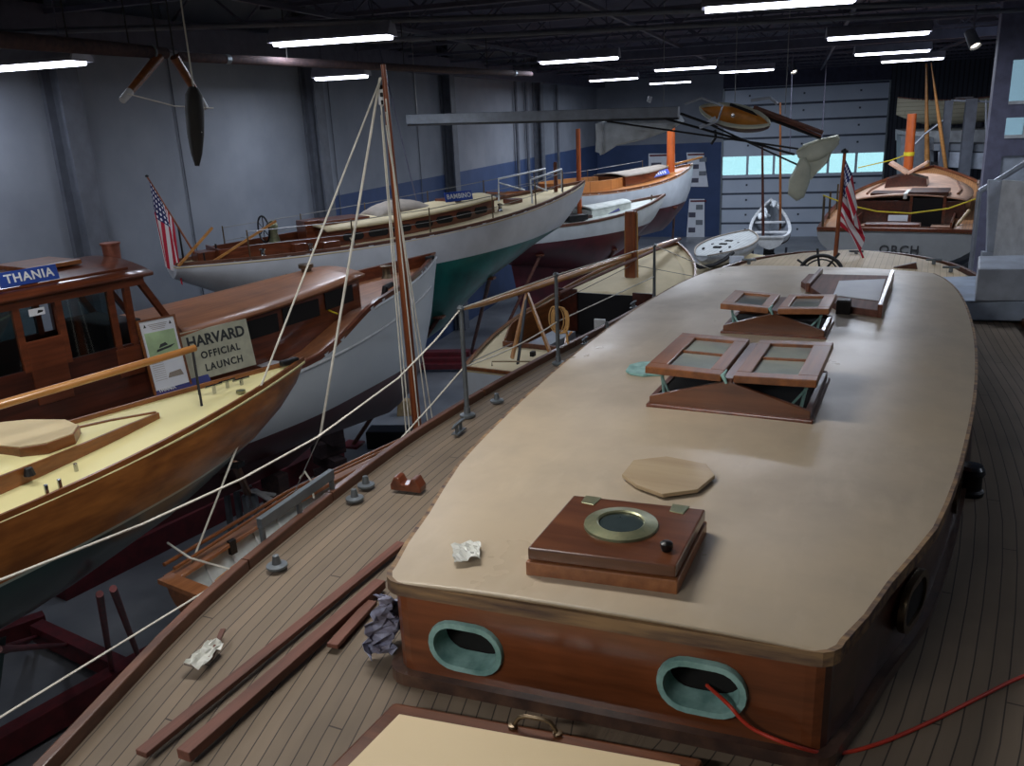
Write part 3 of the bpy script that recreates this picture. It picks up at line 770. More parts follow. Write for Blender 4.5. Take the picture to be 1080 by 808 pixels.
# front hatch at the bottom edge
b0, b1 = fa.pz(415, 738, ZD+.1), fa.pz(742, 798, ZD+.1); ex = (b1-b0).normalized(); fx = Vector((-ex.y, ex.x, 0)); fx = fx if fx.x < 0 else -fx
sidev = (fa.pz(345, 808, ZD+.1)-b0).normalized()
c4 = [b0, b1, b1+sidev*.95, b0+sidev*.95]
def inset(P, d):
    c = sum(P, Vector())/4; return [p+(c-p).normalized()*d*1.3 for p in P]
FH = MB().prism([(p.x, p.y) for p in c4], ZD-.02, ZD+.095).build('fore_hatch', 'mahogany_y', ra, bevel=.012)
MB().prism([(p.x, p.y) for p in inset(c4, .055)], ZD+.094, ZD+.101).build('hatch_panel', 'hatch_beige', FH, bevel=.003)
h0, h1 = fa.pz(541, 766, ZD+.1), fa.pz(588, 774, ZD+.1); z_ = ZD+.1; d_ = (h1-h0)
mb = MB(); mb.tube([(h0.x, h0.y, z_), h0*.85+h1*.15+Vector((0, 0, .035)), h0*.7+h1*.3+Vector((0, 0, .042)), h0*.3+h1*.7+Vector((0, 0, .042)), h0*.15+h1*.85+Vector((0, 0, .035)), (h1.x, h1.y, z_)], .007, 8)
for h in (h0, h1): mb.lathe([(.014, -.002), (.014, .006), (.006, .008)], (h.x, h.y, z_), 12)
mb.build('handle', 'bronze', FH, smooth=50)
# red extension cord out of the right portlight
pc = pl_[1][0]; mb = MB(); pts = [Vector((pc.x+.07, pc.y+.0, pc.z-.045)), fa.pc(769, 744, pc.x-.025), fa.pc(783, 760, pc.x-.03), fa.pc(800, 772, pc.x-.03), fa.pc(838, 787, pc.x-.025)]
for (x_, y_, dz) in ((880, 795, .008), (925, 785, .008), (980, 762, .008), (1030, 737, .008), (1080, 713, .008), (1130, 700, .008)): v = fa.pz(x_, y_, ZD+dz); pts.append(v)
dense = []
for i in range(len(pts)-1):
    p0, p1, p2, p3 = pts[max(i-1, 0)], pts[i], pts[i+1], pts[min(i+2, len(pts)-1)]
    for k in range(6):
        t = k/6; dense.append(.5*((2*p1)+(-p0+p2)*t+(2*p0-5*p1+4*p2-p3)*t*t+(-p0+3*p1-3*p2+p3)*t**3))
dense.append(pts[-1])
mb.tube(dense, .006, 8); loose(mb, 'extension_cord', 'cord_red', 'thin red cord running out of the right oval portlight across the side deck', 'cord', smooth=60)
# loose mahogany strips
def strip(p0, p1, w, h, label, z=ZD+.0):
    a, b = fa.pz(*p0, ZD), fa.pz(*p1, ZD); a.z = b.z = ZD+.012+h/2; loose(MB().bar(a, b, w, h), 'wood_strip', 'dusty_wood', label, 'plank', bevel=.003, group=None)
strip((150, 802), (424, 578), .045, .02, 'long flat reddish wood strip lying on the deck, leftmost of the three')
strip((195, 806), (402, 622), .05, .035, 'thick reddish wood batten lying on the deck just right of the long flat strip')
strip((351, 687), (393, 640), .045, .018, 'short reddish wood offcut on the deck beside the front left corner of the cabin')
strip((222, 700), (236, 668), .02, .01, 'very short dusty splinter of wood near the left toe rail')
# chock
c = fa.pz(431, 517, ZD+.0); mb = MB(); pr = [(-.085, 0), (.085, 0), (.085, .03), (.06, .075), (.035, .07), (.02, .038), (-.02, .038), (-.035, .07), (-.06, .075), (-.085, .03)]
R4 = Matrix.Rotation(-PI/2+.08, 4, 'Z'); mb.prism(pr, -.035, .035, T=lambda v: R4 @ Vector((v.x, v.z, v.y))+Vector((c.x, c.y, ZD+.006)))
loose(mb, 'boom_chock', 'mahogany', 'small U-shaped reddish wooden chock standing alone on the left side deck', 'chock', bevel=.006)
# deck hardware
def cleat(px_, pyy, ang=0, s_=1):
    c = fa.pz(px_, pyy, ZD+.01); mb = MB(); Rz = Matrix.Rotation(ang, 3, 'Z')
    def P(x, y, z): return Rz @ Vector((x*s_, y*s_, z*s_))+Vector((c.x, c.y, ZD+.008))
    mb.tube([P(-.09, 0, .05), P(-.05, 0, .055), P(.05, 0, .055), P(.09, 0, .05)], [.006*s_, .011*s_, .011*s_, .006*s_], 8)
    for x in (-.03, .03): mb.tube([P(x, 0, 0), P(x, 0, .055)], .011*s_, 8)
    mb.box(P(0, 0, .003), (.12*s_, .045*s_, .008), Rz); mb.build('cleat', 'galvanised', ra, smooth=50)
def padeye(px_, pyy):
    c = fa.pz(px_, pyy, ZD+.01); mb = MB(); mb.lathe([(.045, -.004), (.045, .006), (.02, .012), (.014, .05), (.0, .055)], (c.x, c.y, ZD+.006), 14); mb.build('deck_fitting', 'galvanised', ra, smooth=50)
cleat(484, 455, .1); cleat(668, 324, -.05, .9); cleat(617, 362, 0, .8); padeye(524, 422)
for p_ in ((292, 596), (374, 525), (386, 511), (640, 345)): padeye(*p_)
# galvanised chain plates / fairlead bars at the left rail
for (p0, p1) in (((279, 590), (353, 525)),):
    a, b = fa.pl(p0[0], p0[1], A.hb((5.5+.8)/A.L)-.02), fa.pl(p1[0], p1[1], A.hb((5.5+1.2)/A.L)-.02)
    a.z = b.z = ZD+.11; mb = MB(); mb.bar(a, b, .03, .05)
    for q in (.02, .5, .98):
        p = a.lerp(b, q); mb.tube([(p.x, p.y, ZD), (p.x, p.y, ZD+.1)], .014, 8)
    mb.build('genoa_track', 'galvanised', ra, bevel=.003)
# stanchions and lifelines
stz = []
for (x_, y_, hx, hy) in ((493, 438, 492, 323), (589, 383, 591, 288), (690, 318, 692, 258)):
    b = fa.pz(x_, y_, ZD); top = fa.pl(hx, hy, b.y); mb = MB(); tp = Vector((b.x, b.y, top.z)); mb.tube([(b.x, b.y, ZD-.03), tp], [.016, .013], 10)
    mb.lathe([(.05, -.01), (.05, .004), (.022, .012), (.02, .05)], (b.x, b.y, ZD+.004), 14); mb.lathe([(.02, 0), (.024, .015), (.012, .03), (0, .032)], tp-Vector((0, 0, .01)), 12)
    mb.build('stanchion', 'galvanised', ra, smooth=50); stz.append((b, tp))
yl = stz[0][0].y; Q = [fa.pl(0, 612, yl+.02), stz[0][1], stz[1][1], stz[2][1]]; far_ = Vector((AX+7.6, 1.36, ZD+.04))
Qs = [fa.pl(*p, yl+.02) for p in ((150, 553), (255, 505), (335, 461), (420, 399), (460, 358))]; Q0 = Q[0]+(Q[0]-Qs[0])*1.5
def sag(a, b, s_=.03, n=8): return [a.lerp(b, i/n)-Vector((0, 0, s_*4*(i/n)*(1-i/n))) for i in range(n)]
mb = MB(); mb.tube([Q0, Q[0]]+Qs+sag(Q[1], Q[2], .0)+sag(Q[2], Q[3], .0)+[Q[3], far_], .0052, 6); mb.build('lifeline', 'rope_white', ra)
L0 = fa.pl(0, 757, yl+.02); m0 = Vector((stz[0][0].x, stz[0][0].y, fa.pl(493, 385, stz[0][0].y).z)); m1 = Vector((stz[1][0].x, stz[1][0].y, fa.pl(590, 338, stz[1][0].y).z)); m2 = stz[2][0].lerp(stz[2][1], .45)
mb = MB(); L0 = fa.pl(0, 757, 1.97); Ls = [fa.pl(*p, 1.97) for p in ((273, 589), (350, 533), (410, 477), (455, 427))]; mb.tube([L0+(L0-Ls[0])*.6, L0]+Ls+sag(m0, m1, .03)+sag(m1, m2, .0)+[m2], .005, 6); mb.build('lifeline', 'rope_white', ra)
# coil of tan rope on the second stanchion
c = stz[1][0].lerp(stz[1][1], .52); mb = MB()
for k in range(5):
    o_ = random.uniform(-.03, .03); pts = [c+Vector((.03+o_*.5, -.0+.06*math.cos(a)+o_, -.02+.10*math.sin(a)+random.uniform(-.008, .008))) for a in [2*PI*i/18 for i in range(18)]]
    mb.tube(pts, .0055, 6, closed=True)
mb.tube([c+Vector((.03, -.06, -.1)), c+Vector((.03, -.07, -.2))], .008, 6); loose(mb, 'rope_coil', 'rope_tan', 'tan rope coil hanging on a stanchion of the big yacht beside the cream catboat', 'rope', smooth=60)
# plastic sheeting bunched at the front left corner
plain('film_blue', (158, 164, 192), .3, c2=(104, 98, 112), sc_=22)
mb = MB(); rows = []; rnd = random.Random(3)
for i in range(15):
    r = []
    for j in range(15):
        u, v = i/14, j/14; w = .5+.5*math.sin(PI*v)
        r.append(Vector((AX+.02+.20*u*w+rnd.uniform(-.012, .012), .745+.035*math.sin(9*u+4*v)+.05*(1-v)+rnd.uniform(-.02, .02), ZD+.012+.27*v*(1-.3*u)+rnd.uniform(-.008, .008))))
    rows.append(r)
mb.grid(rows); loose(mb, 'plastic_wrap', 'film_blue', 'bunched bluish clear plastic hanging at the front left corner of the cabin', 'plastic wrap', solid=.002)
mb = MB(); rows = []; P = [fa.pz(x, y, ZD+.02) for x, y in ((193, 702), (214, 706), (236, 680), (222, 676))]
for i in range(9):
    r = []
    for j in range(9):
        u, v = i/8, j/8; p = P[0]*(1-u)*(1-v)+P[1]*u*(1-v)+P[2]*u*v+P[3]*(1-u)*v; p.z = ZD+.012+.004+rnd.uniform(0, .02); r.append(p+Vector((rnd.uniform(-.006, .006), rnd.uniform(-.006, .006), 0)))
    rows.append(r)
mb.grid(rows); loose(mb, 'plastic_scrap', 'plastic_film', 'small crumpled plastic scrap on the deck near the left toe rail', 'plastic', solid=.001)
# bucket and winches on the right deck
c = fa.pz(1017, 520, ZD); fr = Frame(*fa.w((c.x, c.y-.02, ZD-.0)), aang)
t = thing('winch', 'dark sheet winch on the right side deck close under the beige roof edge', 'winch', fr)
MB().lathe([(.06, 0), (.062, .02), (.05, .03), (.048, .09), (.06, .11), (.052, .13)], n=20).build('drum', 'iron', t, smooth=40); MB().lathe([(.055, .13), (.045, .145), (0, .147)], n=20).build('top_cap', 'chrome', t, smooth=40)
c = fa.pz(1036, 333, ZD); t = thing('bollard', 'grey mushroom-shaped fitting on the right deck in front of the pale grey gangway box', 'fitting', Frame(*fa.w((c.x, c.y, ZD-.01)), aang))
MB().lathe([(.13, 0), (.13, .02), (.06, .04), (.045, .1), (.09, .13), (.085, .16), (0, .17)], n=20).build('drum', 'galvanised', t, smooth=40); MB().box((0, 0, .003), (.34, .14, .01)).build('base_plate', 'galvanised', t)
# aft: light deck, wheel, coaming wedge, stern rail fittings
ap = MB(); rows = []
for i in range(20):
    x = 11.5+(14.75-11.5)*i/19; h = max(0, A.hb(x/A.L)-.12); rows.append([Vector((x, -h+2*h*j/8, ZD+.02+.03*(1-(2*j/8-1)**2))) for j in range(9)])
ap.grid(rows); ap.build('aft_deck', 'aft_planks', ra, solid=.015)
for (x_, y_) in ((803, 292), (955, 283)):
    c = fa.pz(x_, y_, ZD+.04); mb = MB(); mb.prism([(-.12, 0), (.12, 0), (.1, .08), (-.12, .02)], -.03, .03, T=lambda v: Vector((c.x+v.z, c.y-v.x, ZD+.03+v.y))); mb.build('deck_chock', 'mahogany_dark', ra, bevel=.004)
wc = fa.pc(866, 287, AX+6.6); wx = AX+6.6
mb = MB(); mb.box((wx+.12, wc.y, ZD+.1), (.3, .34, .22), taper=.8); mb.build('wheel_box', 'mahogany_dark', ra, bevel=.01)
mb = MB(); R = Matrix.Rotation(-PI/2+.5, 3, 'Y'); wcen = Vector((wx-.06, wc.y, wc.z-.02))
ringp = lambda r: [wcen+R @ Vector((r*math.cos(2*PI*i/24), r*math.sin(2*PI*i/24), 0)) for i in range(24)]
mb.tube(ringp(.2), .018, 8, closed=True); mb.tube(ringp(.16), .008, 6, closed=True)
for k in range(8):
    a = 2*PI*k/8+.2; mb.tube([wcen, wcen+R @ Vector((.27*math.cos(a), .27*math.sin(a), 0))], [.01, .012], 6)
mb.lathe([(.05, -.03), (.05, .03), (0, .04)], wcen, 12, R=R); mb.build('steering_wheel', 'iron', ra, smooth=50)
MB().tube([wcen, (wx+.12, wc.y, ZD+.15)], .03, 8).build('wheel_shaft', 'bronze', ra)
for (x_, y_) in ((903, 266), (1003, 283), (985, 275), (790, 275)):
    c = fa.pz(x_, y_, ZD+.07); mb = MB(); mb.tube([(c.x, c.y-.08, ZD+.08), (c.x, c.y+.08, ZD+.08)], .014, 6); mb.tube([(c.x, c.y, ZD+.03), (c.x, c.y, ZD+.08)], .02, 8); mb.build('stern_fitting', 'galvanised', ra)
# flag on the stern staff
def flagmat(name, cant=(0.0, .42, .46, 1.0)):
    mt, nt, b = newmat(name); b.inputs['Roughness'].default_value = .85; co = nt.nodes.new('ShaderNodeTexCoord').outputs['UV']
    sp = N(nt, 'ShaderNodeSeparateXYZ'); nt.links.new(co, sp.inputs[0]); U, V = sp.outputs[0], sp.outputs[1]
    st = mth(nt, 'LESS_THAN', mth(nt, 'FRACT', mth(nt, 'MULTIPLY', V, 6.5)), .5)
    col = mixc(nt, st, s2l((206, 200, 200)), s2l((170, 26, 48)))
    inC = mth(nt, 'MULTIPLY', mth(nt, 'LESS_THAN', U, .4), mth(nt, 'GREATER_THAN', V, .4615))
    a = mth(nt, 'FRACT', mth(nt, 'MULTIPLY', U, 15)); c = mth(nt, 'FRACT', mth(nt, 'MULTIPLY', V, 11.2))
    d2 = mth(nt, 'ADD', mth(nt, 'POWER', mth(nt, 'SUBTRACT', a, .5), 2), mth(nt, 'POWER', mth(nt, 'SUBTRACT', c, .5), 2))
    star = mth(nt, 'LESS_THAN', d2, .07); cc = mixc(nt, star, s2l((30, 36, 84)), s2l((220, 220, 225)))
    nt.links.new(mixc(nt, inC, col, cc), b.inputs['Base Color']); MATS[name] = mt
flagmat('flag_cloth')
def flag(staff_b, staff_t, label, width, hang, fold, slabel, sr=.02, drop=.05):
    """staff plus a limp flag gathered below the staff head"""
    fr = Frame(*staff_b); t = thing('flag', label, 'flag', fr); b = Vector((0, 0, 0)); tp = Vector(staff_t)-Vector(staff_b)
    MB().tube([b, tp], [sr, sr*.7], 8).build('flagstaff', 'mast_wood', t, smooth=50)
    MB().lathe([(0, -sr), (sr*1.5, -sr*.3), (sr*1.5, sr*.6), (0, sr*1.5)], tp, 10).build('finial', 'iron', t, smooth=50)
    mb = MB(); rows = []; uv = []; n, k = 30, 26
    W = Vector(width)
    for i in range(n+1):
        u = i/n; r = []
        for j in range(k+1):
            v = j/k; top = tp*(1-drop-(1-v)*fold); sd = W.normalized(); nn = sd.cross(Vector((0, 0, 1)))
            a = v*9.0+1.2*u; g = min(1, u*2.5)
            p = top+W*(u**.8)*(.35+.65*(1-v))-Vector((0, 0, hang*(u**1.05)*(.85+.15*v)))
            p += (nn*math.sin(a)*.9+sd*math.cos(a*1.3)*.35)*W.length*.35*g
            r.append(p); uv.append((u, v))
        rows.append(r)
    mb.grid(rows); mb.uv = uv; mb.build('flag_cloth', 'flag_cloth', t, smooth=80)
    return t
fb = fa.pz(882, 268, ZD+.06); fbw = fa.w((fb.x-.1, fb.y, ZD)); 
d = ray(891, 160); tdist = (fbw-CC).length; tpw = CC+d*((fbw.xy-CC.xy).length/Vector((d.x, d.y)).length)
flag(fbw, tpw, 'american flag hanging limp on the staff at the stern of the big foreground yacht', (.34, -.02, 0), .50, .62, '', .026)
# ================================================================== long white yacht with green bottom, along the left wall
hullpaint('hull_d', (206, 208, 212), (24, 112, 104), 3.0, .035)
D = Boat('yacht', 'long white yacht with green bottom and a small BAMBINO name board, along the left wall', 'boat',
         (-7.28, 8.63, -3.48, 14.67, 3.48, 3.54, 3.91, .95), ws=.2, tp=.5, e=2.6, f=.9,
         keel=[(0, 3.3), (.7, 2.95), (2, 2.4), (3.2, 1.75), (3.73, 1.78), (4.14, 2.1), (4.63, 2.45), (5.22, 2.7), (5.74, 2.93), (6.5, 3.2), (7.0, 3.6), (7.15, 3.91)])
rd = D.root; fd = D.fr
D.hull('hull_d'); finkeel(D, 1.0, 3.4, 2.2, .9, .16, 'hull_d')
D.deck('deck_canvas', camber=.03); D.rail('rail_wood', .045, .04, dz=.01)
hwd = lambda x: sinterp([(1.9, .42), (3, .52), (4.2, .48), (4.85, .34)], x)
w_, r_, zd_, zt_ = D.trunk(1.95, 4.85, hwd, .20, .20, mat='mahogany', roofmat='deck_canvas', camber=.05)
for sd in (1, -1):
    mb = MB()
    for k in range(7):
        a = 2.15+k*.37; x = a+.15; y = hwd(x)+.004; dx = hwd(x+.1)-hwd(x)
        B4 = basis((x, sd*y, D.z(x/D.L)+.10), Vector((1, sd*dx*10, 0)), (0, 0, 1)); p = MB().prism(stadium(.30, .10), -.004, .006, T=lambda v: B4 @ v).build('window', 'inside_shade', w_)
MB().box((4.3, 0, D.z(.6)+.27), (.35, .4, .06)).build('deck_hatch', 'mahogany', rd, bevel=.006)
mb = MB(); mb.box((2.35, 0, D.z(.33)+.28), (.7, .5, .07)); mb.build('companion_slide', 'mahogany', rd, bevel=.006)
# heap of grey brown canvas on the cabin top
mb = MB(); rows = []
for i in range(12):
    r = []
    for j in range(12):
        u, v = i/11*2-1, j/11*2-1; h = max(0, 1-u*u)*max(0, 1-v*v)
        r.append(Vector((3.35+u*.55, .05+v*.3, D.z(.45)+.23+.20*h**.6+random.uniform(-.012, .012)*h)))
    rows.append(r)
mb.grid(rows); o = mb.build('canvas_cover', 'canvas_grey', None, smooth=60, solid=.004); o.location = fd.o; o.rotation_euler = (0, 0, fd.a)
tag(o, 'heap of folded grey brown canvas on the cabin top behind the BAMBINO board', 'canvas')
# name board
sx = fd.pl(484, 206, -.3); bo = Vector((sx.x, -.3, sx.z-.01)); rt = Vector((1, -.0, 0)); upv = Vector((0, .25, 1))
def board(name, label, cat, fr, B4, w, h, th, matb, txts, parent=None, frame=None):
    o = MB().prism([(-w/2, -h/2), (w/2, -h/2), (w/2, h/2), (-w/2, h/2)], -th, 0, T=lambda v: B4 @ v).build(name, matb, parent, bevel=.003)
    if parent is None: o.location = fr.o; o.rotation_euler = (0, 0, fr.a); tag(o, label, cat)
    for (s_, size, x, y, mt_, bold, spc) in txts:
        textmesh(s_, size, mt_, 'lettering', o, B4 @ Matrix.Translation((x, y, .001)), bold=bold, spacing=spc)
    if frame:
        mb = MB(); f_ = frame[1]
        for (a, b, c, d) in ((-w/2-f_, -h/2-f_, w/2+f_, -h/2), (-w/2-f_, h/2, w/2+f_, h/2+f_), (-w/2-f_, -h/2, -w/2, h/2), (w/2, -h/2, w/2+f_, h/2)):
            mb.prism([(a, b), (c, b), (c, d), (a, d)], -th-.004, .008, T=lambda v: B4 @ v)
        mb.build('frame', frame[0], o)
    return o
board('name_board', 'small blue name board reading BAMBINO on the cabin top of the green bottomed yacht', 'sign', fd, basis(bo, rt, upv), .50, .14, .015, 'sign_blue', [('BAMBINO', .098, 0, 0, 'letter_white', .002, 1.05)])
MB().box((sx.x, -.27, sx.z-.1), (.1, .03, .16)).build('sign_post', 'mahogany', rd)
# cockpit coaming, wheel, winches, vents
mb = MB()
for a, b in (((.55, -.22), (1.95, -.42)), ((.55, .22), (1.95, .42)), ((.55, -.22), (.55, .22))): mb.bar((a[0], a[1], D.z(.15)+.06), (b[0], b[1], D.z(.27)+.08), .03, .16)
mb.build('cockpit_coaming', 'mahogany', rd)
MB().prism([(.58, -.2), (1.9, -.38), (1.9, .38), (.58, .2)], D.z(.15)+.0, D.z(.15)+.035).build('cockpit_sole', 'cockpit_dark', rd)
wc_ = Vector((1.25, 0, D.z(.17)+.30)); R = Matrix.Rotation(PI/2, 3, 'Y'); rp = [wc_+R @ Vector((.17*math.cos(2*PI*i/20), .17*math.sin(2*PI*i/20), 0)) for i in range(20)]
mb = MB(); mb.tube(rp, .012, 6, closed=True)
for k in range(6): a = PI*k/3; mb.tube([wc_, wc_+R @ Vector((.17*math.cos(a), .17*math.sin(a), 0))], .006, 5)
mb.build('steering_wheel', 'iron', rd); MB().lathe([(.09, 0), (.08, .1), (.05, .25), (.07, .32), (.05, .38), (0, .4)], (1.38, 0, D.z(.19)), 14).build('binnacle', 'verdigris_brass', rd, smooth=50)
for (x, y) in ((1.0, -.45), (1.0, .4), (2.2, -.6), (2.3, .6), (4.95, -.35), (1.6, -.58)):
    MB().lathe([(.045, 0), (.03, .03), (.03, .08), (.045, .11), (0, .12)], (x, y, D.z(x/D.L)+.0), 12).build('winch', 'chrome', rd, smooth=50)
for (x, y, w2, h2) in ((1.5, -.45, .16, .12), (1.9, -.5, .25, .10), (.45, 0, .3, .12), (2.0, .1, .35, .33), (5.5, 0, .25, .07)):
    MB().box((x, y, D.z(x/D.L)+h2/2), (w2, w2*.8, h2)).build('deck_box', 'mahogany', rd, bevel=.008)
D.stanch([.12, .3, .46, .62, .76, .88], h=.36, r=.009)
for sd in (1, -1):
    pts = [(5.55, sd*.38), (6.25, sd*.22)]; mb = MB(); zt2 = D.z(.84)
    mb.tube([(5.55, sd*.42, D.z(.78)), (5.55, sd*.40, D.z(.78)+.36), (6.4, sd*.2, D.z(.9)+.36), (6.4, sd*.2, D.z(.9))], .016, 8); mb.tube([(5.55, sd*.41, D.z(.78)+.3), (6.0, sd*.28, D.z(.84)+.1)], .012, 6); mb.build('pulpit', 'paint_white', rd, smooth=50)
MB().lathe([(.035, 0), (.035, .5), (.02, .52)], (6.45, 0, D.z(.9)-.05), 10).build('bitt', 'mahogany', rd)
for (a, b) in (((223, 272), (291, 233)), ((186, 268), (224, 240))):
    A_, B_ = fd.pl(a[0], a[1], -.25), fd.pl(b[0], b[1], -.25); A_.z = D.z(A_.x/D.L); mb = MB(); mb.bar(A_, B_, .028, .028); mb.build('boom_crutch', 'spruce', rd)
for (x, y, h) in ((.2, .12, .42), (.55, -.1, .2), (.35, -.2, .12)): MB().tube([(x, y, D.z(x/D.L)), (x, y, D.z(x/D.L)+h)], .012, 6).build('post', 'iron', rd)
# stern ensign
fb = fd.w((.35, 0, D.z(.05))); d = ray(155, 186); 
wtop = CC+d*((fb.xy-CC.xy).length*1.0/Vector((d.x, d.y)).length)
wtop = fd.w(fd.pl(155, 186, 0.0)+Vector((0, 0, 0)))
flag(fb, wtop, 'american flag hanging limp on the slanted staff at the stern near the left wall', (.09, -.07, 0), .95, .44, '', .014, .04)
# ================================================================== launch with wheelhouse
hullpaint('hull_c0', (206, 212, 214), (88, 28, 34), 2.19, 0)
def hc():
    mt, nt, b = newmat('hull_c'); b.inputs['Roughness'].default_value = .35; sp = N(nt, 'ShaderNodeSeparateXYZ'); nt.links.new(objco(nt), sp.inputs[0])
    n = noise(nt, objco(nt), 3, 4); X, Z = sp.outputs[0], sp.outputs[2]
    f = mth(nt, 'GREATER_THAN', Z, 2.19)
    col = mixc(nt, f, mixc(nt, n, s2l((92, 30, 36)), s2l((64, 22, 28))), mixc(nt, n, s2l((208, 214, 216)), s2l((192, 200, 206))))
    nt.links.new(col, b.inputs['Base Color']); MATS['hull_c'] = mt
hc()
class Launch(Boat):
    def z(s, t):
        x = t*s.L; q = min(1, max(0, (4.55-x)/1.25)); q = q*q*(3-2*q); return Boat.z(s, t)-.30*q
Cb = Launch('launch', 'white hulled launch with red bottom and varnished wheelhouse topped by the THANIA board', 'boat',
          (-6.23, 4.1, -4.48, 10.34, 3.1, 3.1, 3.35, .92), ws=.7, e=2.8, f=.85,
          keel=[(0, 2.4), (.8, 1.8), (4.5, 1.55), (5.4, 1.5), (5.8, 1.68), (5.95, 1.95), (6.2, 2.43), (6.38, 2.96), (6.47, 3.2), (6.48, 3.35)])
rc_ = Cb.root; fc = Cb.fr
Cb.hull('hull_c'); finkeel(Cb, .8, 4.6, 1.7, 1.42, .1, 'hull_c')
Cb.deck('varnish_orange', camber=.02, drop=lambda t: .02+.10*min(1, max(0, (t*Cb.L-3.9)/.6)), ins=.01); Cb.rail('mahogany', .05, .05, dz=.0, t0=0)
Cb.line('paint_white', 'rubbing_strake', lambda t: Boat.z(Cb, t)-.30-.15*max(0, .8-t), h=.035, t0=.45, t1=.93)
Cb.line('paint_white', 'sheer_moulding', lambda t: Cb.z(t)-.045, h=.03, t0=.68, t1=1)
# bulwark lining forward
mb = MB()
for sd in (1, -1):
    rows = []
    for i in range(24):
        t = .66+.335*i/23; h = max(0, Cb.hb(t)-.035); rows.append([Vector((Cb.L*t, sd*h, Cb.z(t)+.01)), Vector((Cb.L*t, sd*h*.97, Cb.z(t)-.12))])
    MB().grid(rows).build('bulwark_lining', 'mahogany', rc_, solid=.01)
hwc = lambda x: sinterp([(2.0, .62), (3, .58), (4.0, .5), (4.6, .40)], x)
Cb.zt_ = Cb.z; Cb.z = lambda t: Boat.z(Cb, t)
wv, rv, zdc, ztc = Cb.trunk(2.05, 4.6, hwc, .24, .22, mat='mahogany', roofmat='varnish_orange', camber=.06, over=.05, zlow=.36); Cb.z = Cb.zt_
for sd in (1, -1):
    for (xa, xb) in ((2.75, 3.25), (3.32, 3.85), (3.95, 4.45)):
        x = (xa+xb)/2; dx = (hwc(xb)-hwc(xa))/(xb-xa); B4 = basis((x, sd*(hwc(x)+.004), Boat.z(Cb, x/Cb.L)+.10), Vector((1, sd*dx, 0)), (0, 0, 1)); w = xb-xa
        MB().prism([(-w/2, -.09), (w/2, -.09), (w/2, .09), (-w/2, .09)], -.004, .005, T=lambda v: B4 @ v).build('window', 'inside_shade', wv)
    mb = MB(); pts = [Vector((x, sd*(hwc(x)-.03), ztc(x)+.08)) for x in (2.1, 2.8, 3.5, 4.3)]; mb.tube(pts, .008, 6)
    for p in pts: mb.tube([p, p-Vector((0, 0, .07))], .007, 6)
    mb.build('grab_rail', 'bronze', rc_)
for x in (3.75, 4.35):
    MB().lathe([(.05, -.02), (.06, .04), (.085, .05), (.085, .09), (0, .10)], (x, .15, ztc(x)+.10), 14).build('ventilator', 'bronze', rc_, smooth=50)
MB().box((2.25, .25, ztc(2.25)+.11), (.2, .16, .12)).build('deck_locker', 'iron', rc_, bevel=.01)
# coiled chain and lines in a heap on the trunk top
mb = MB()
for k in range(10):
    c = Vector((2.25+random.uniform(-.1, .1), -.15+random.uniform(-.08, .08), ztc(2.2)+.10)); r0 = random.uniform(.05, .11)
    mb.tube([c+Vector((r0*math.cos(a), r0*.8*math.sin(a), .01*k*.4+random.uniform(0, .01))) for a in [2*PI*i/12 for i in range(12)]], .008, 5, closed=True)
o = mb.build('rope_coil', 'canvas_grey', None); o.location = fc.o; o.rotation_euler = (0, 0, fc.a); tag(o, 'heap of grey coiled line on the launch cabin top just above the HARVARD board', 'rope')
# wheelhouse
yw = .60; x0, x1, x2 = -.35, 1.86, 2.12; zb_, zr_, zs_ = 3.02, 3.90, 3.36
mh = 'mahogany'
for sd in (1, -1):
    mb = MB(); y = sd*yw
    mb.bar((x0, y, 3.08), (x2, y, 3.08), .035, .56)
    mb.build('lower_panel', 'mahogany_dark', rc_)
    mb = MB(); mb.bar((x0, y, zr_-.03), (x1, y, zr_-.03), .05, .09); mb.build('header', mh, rc_)
    for xp in (x0+.02, .40, .80, 1.12, 1.55, 1.70): mb = MB(); mb.bar((xp, y, zs_-.02), (xp, y, zr_-.05), .045, .05, up=(1, 0, 0)); mb.build('post', mh, rc_)
    mb = MB(); mb.bar((x1-.04, y, zr_-.03), (x2, y, zs_-.02), .045, .05, up=(1, 0, 0)); mb.build('windscreen_post', mh, rc_)
    MB().box((.96, y+sd*.02, 3.32), (.28, .015, .5)).build('door_panel', 'varnish_orange' if False else 'mahogany', rc_, bevel=.004)
    MB().box((1.62, y+sd*.02, 3.22), (.22, .015, .24)).build('side_panel', 'mahogany', rc_, bevel=.004)
    for (a, b) in ((x0+.05, .37), (.43, .77), (1.15, 1.53)):
        MB().box(((a+b)/2, y, (zs_+zr_)/2-.04), (b-a, .006, zr_-zs_-.08)).build('window_glass', 'glass_clear', rc_)
for (a, b) in ((x0, zr_-.03), (x1-.03, zr_-.03), (x2, zs_-.02)):
    MB().bar((a, -yw, b), (a, yw, b), .05, .07).build('cross_beam', mh, rc_)
MB().bar((x2, 0, zs_), (x1-.03, 0, zr_-.03), .04, .04).build('windscreen_post', mh, rc_)
MB().bar((x0, -yw, 3.2), (x0, yw, 3.2), .03, .36).build('aft_panel', 'mahogany_dark', rc_)
MB().box((x2, 0, 3.08), (.04, 2*yw, .56)).build('fore_panel', 'mahogany_dark', rc_)
MB().box((.9, 0, 3.06), (2.4, 1.1, .03)).build('cabin_sole', 'cockpit_dark', rc_)
MB().box((1.9, .2, 3.3), (.35, .7, .3)).build('dashboard', 'cockpit_dark', rc_, bevel=.02)
MB().box((.4, .35, 3.2), (.7, .3, .25)).build('bench', 'mahogany_dark', rc_, bevel=.01)
mb = MB(); rows = []
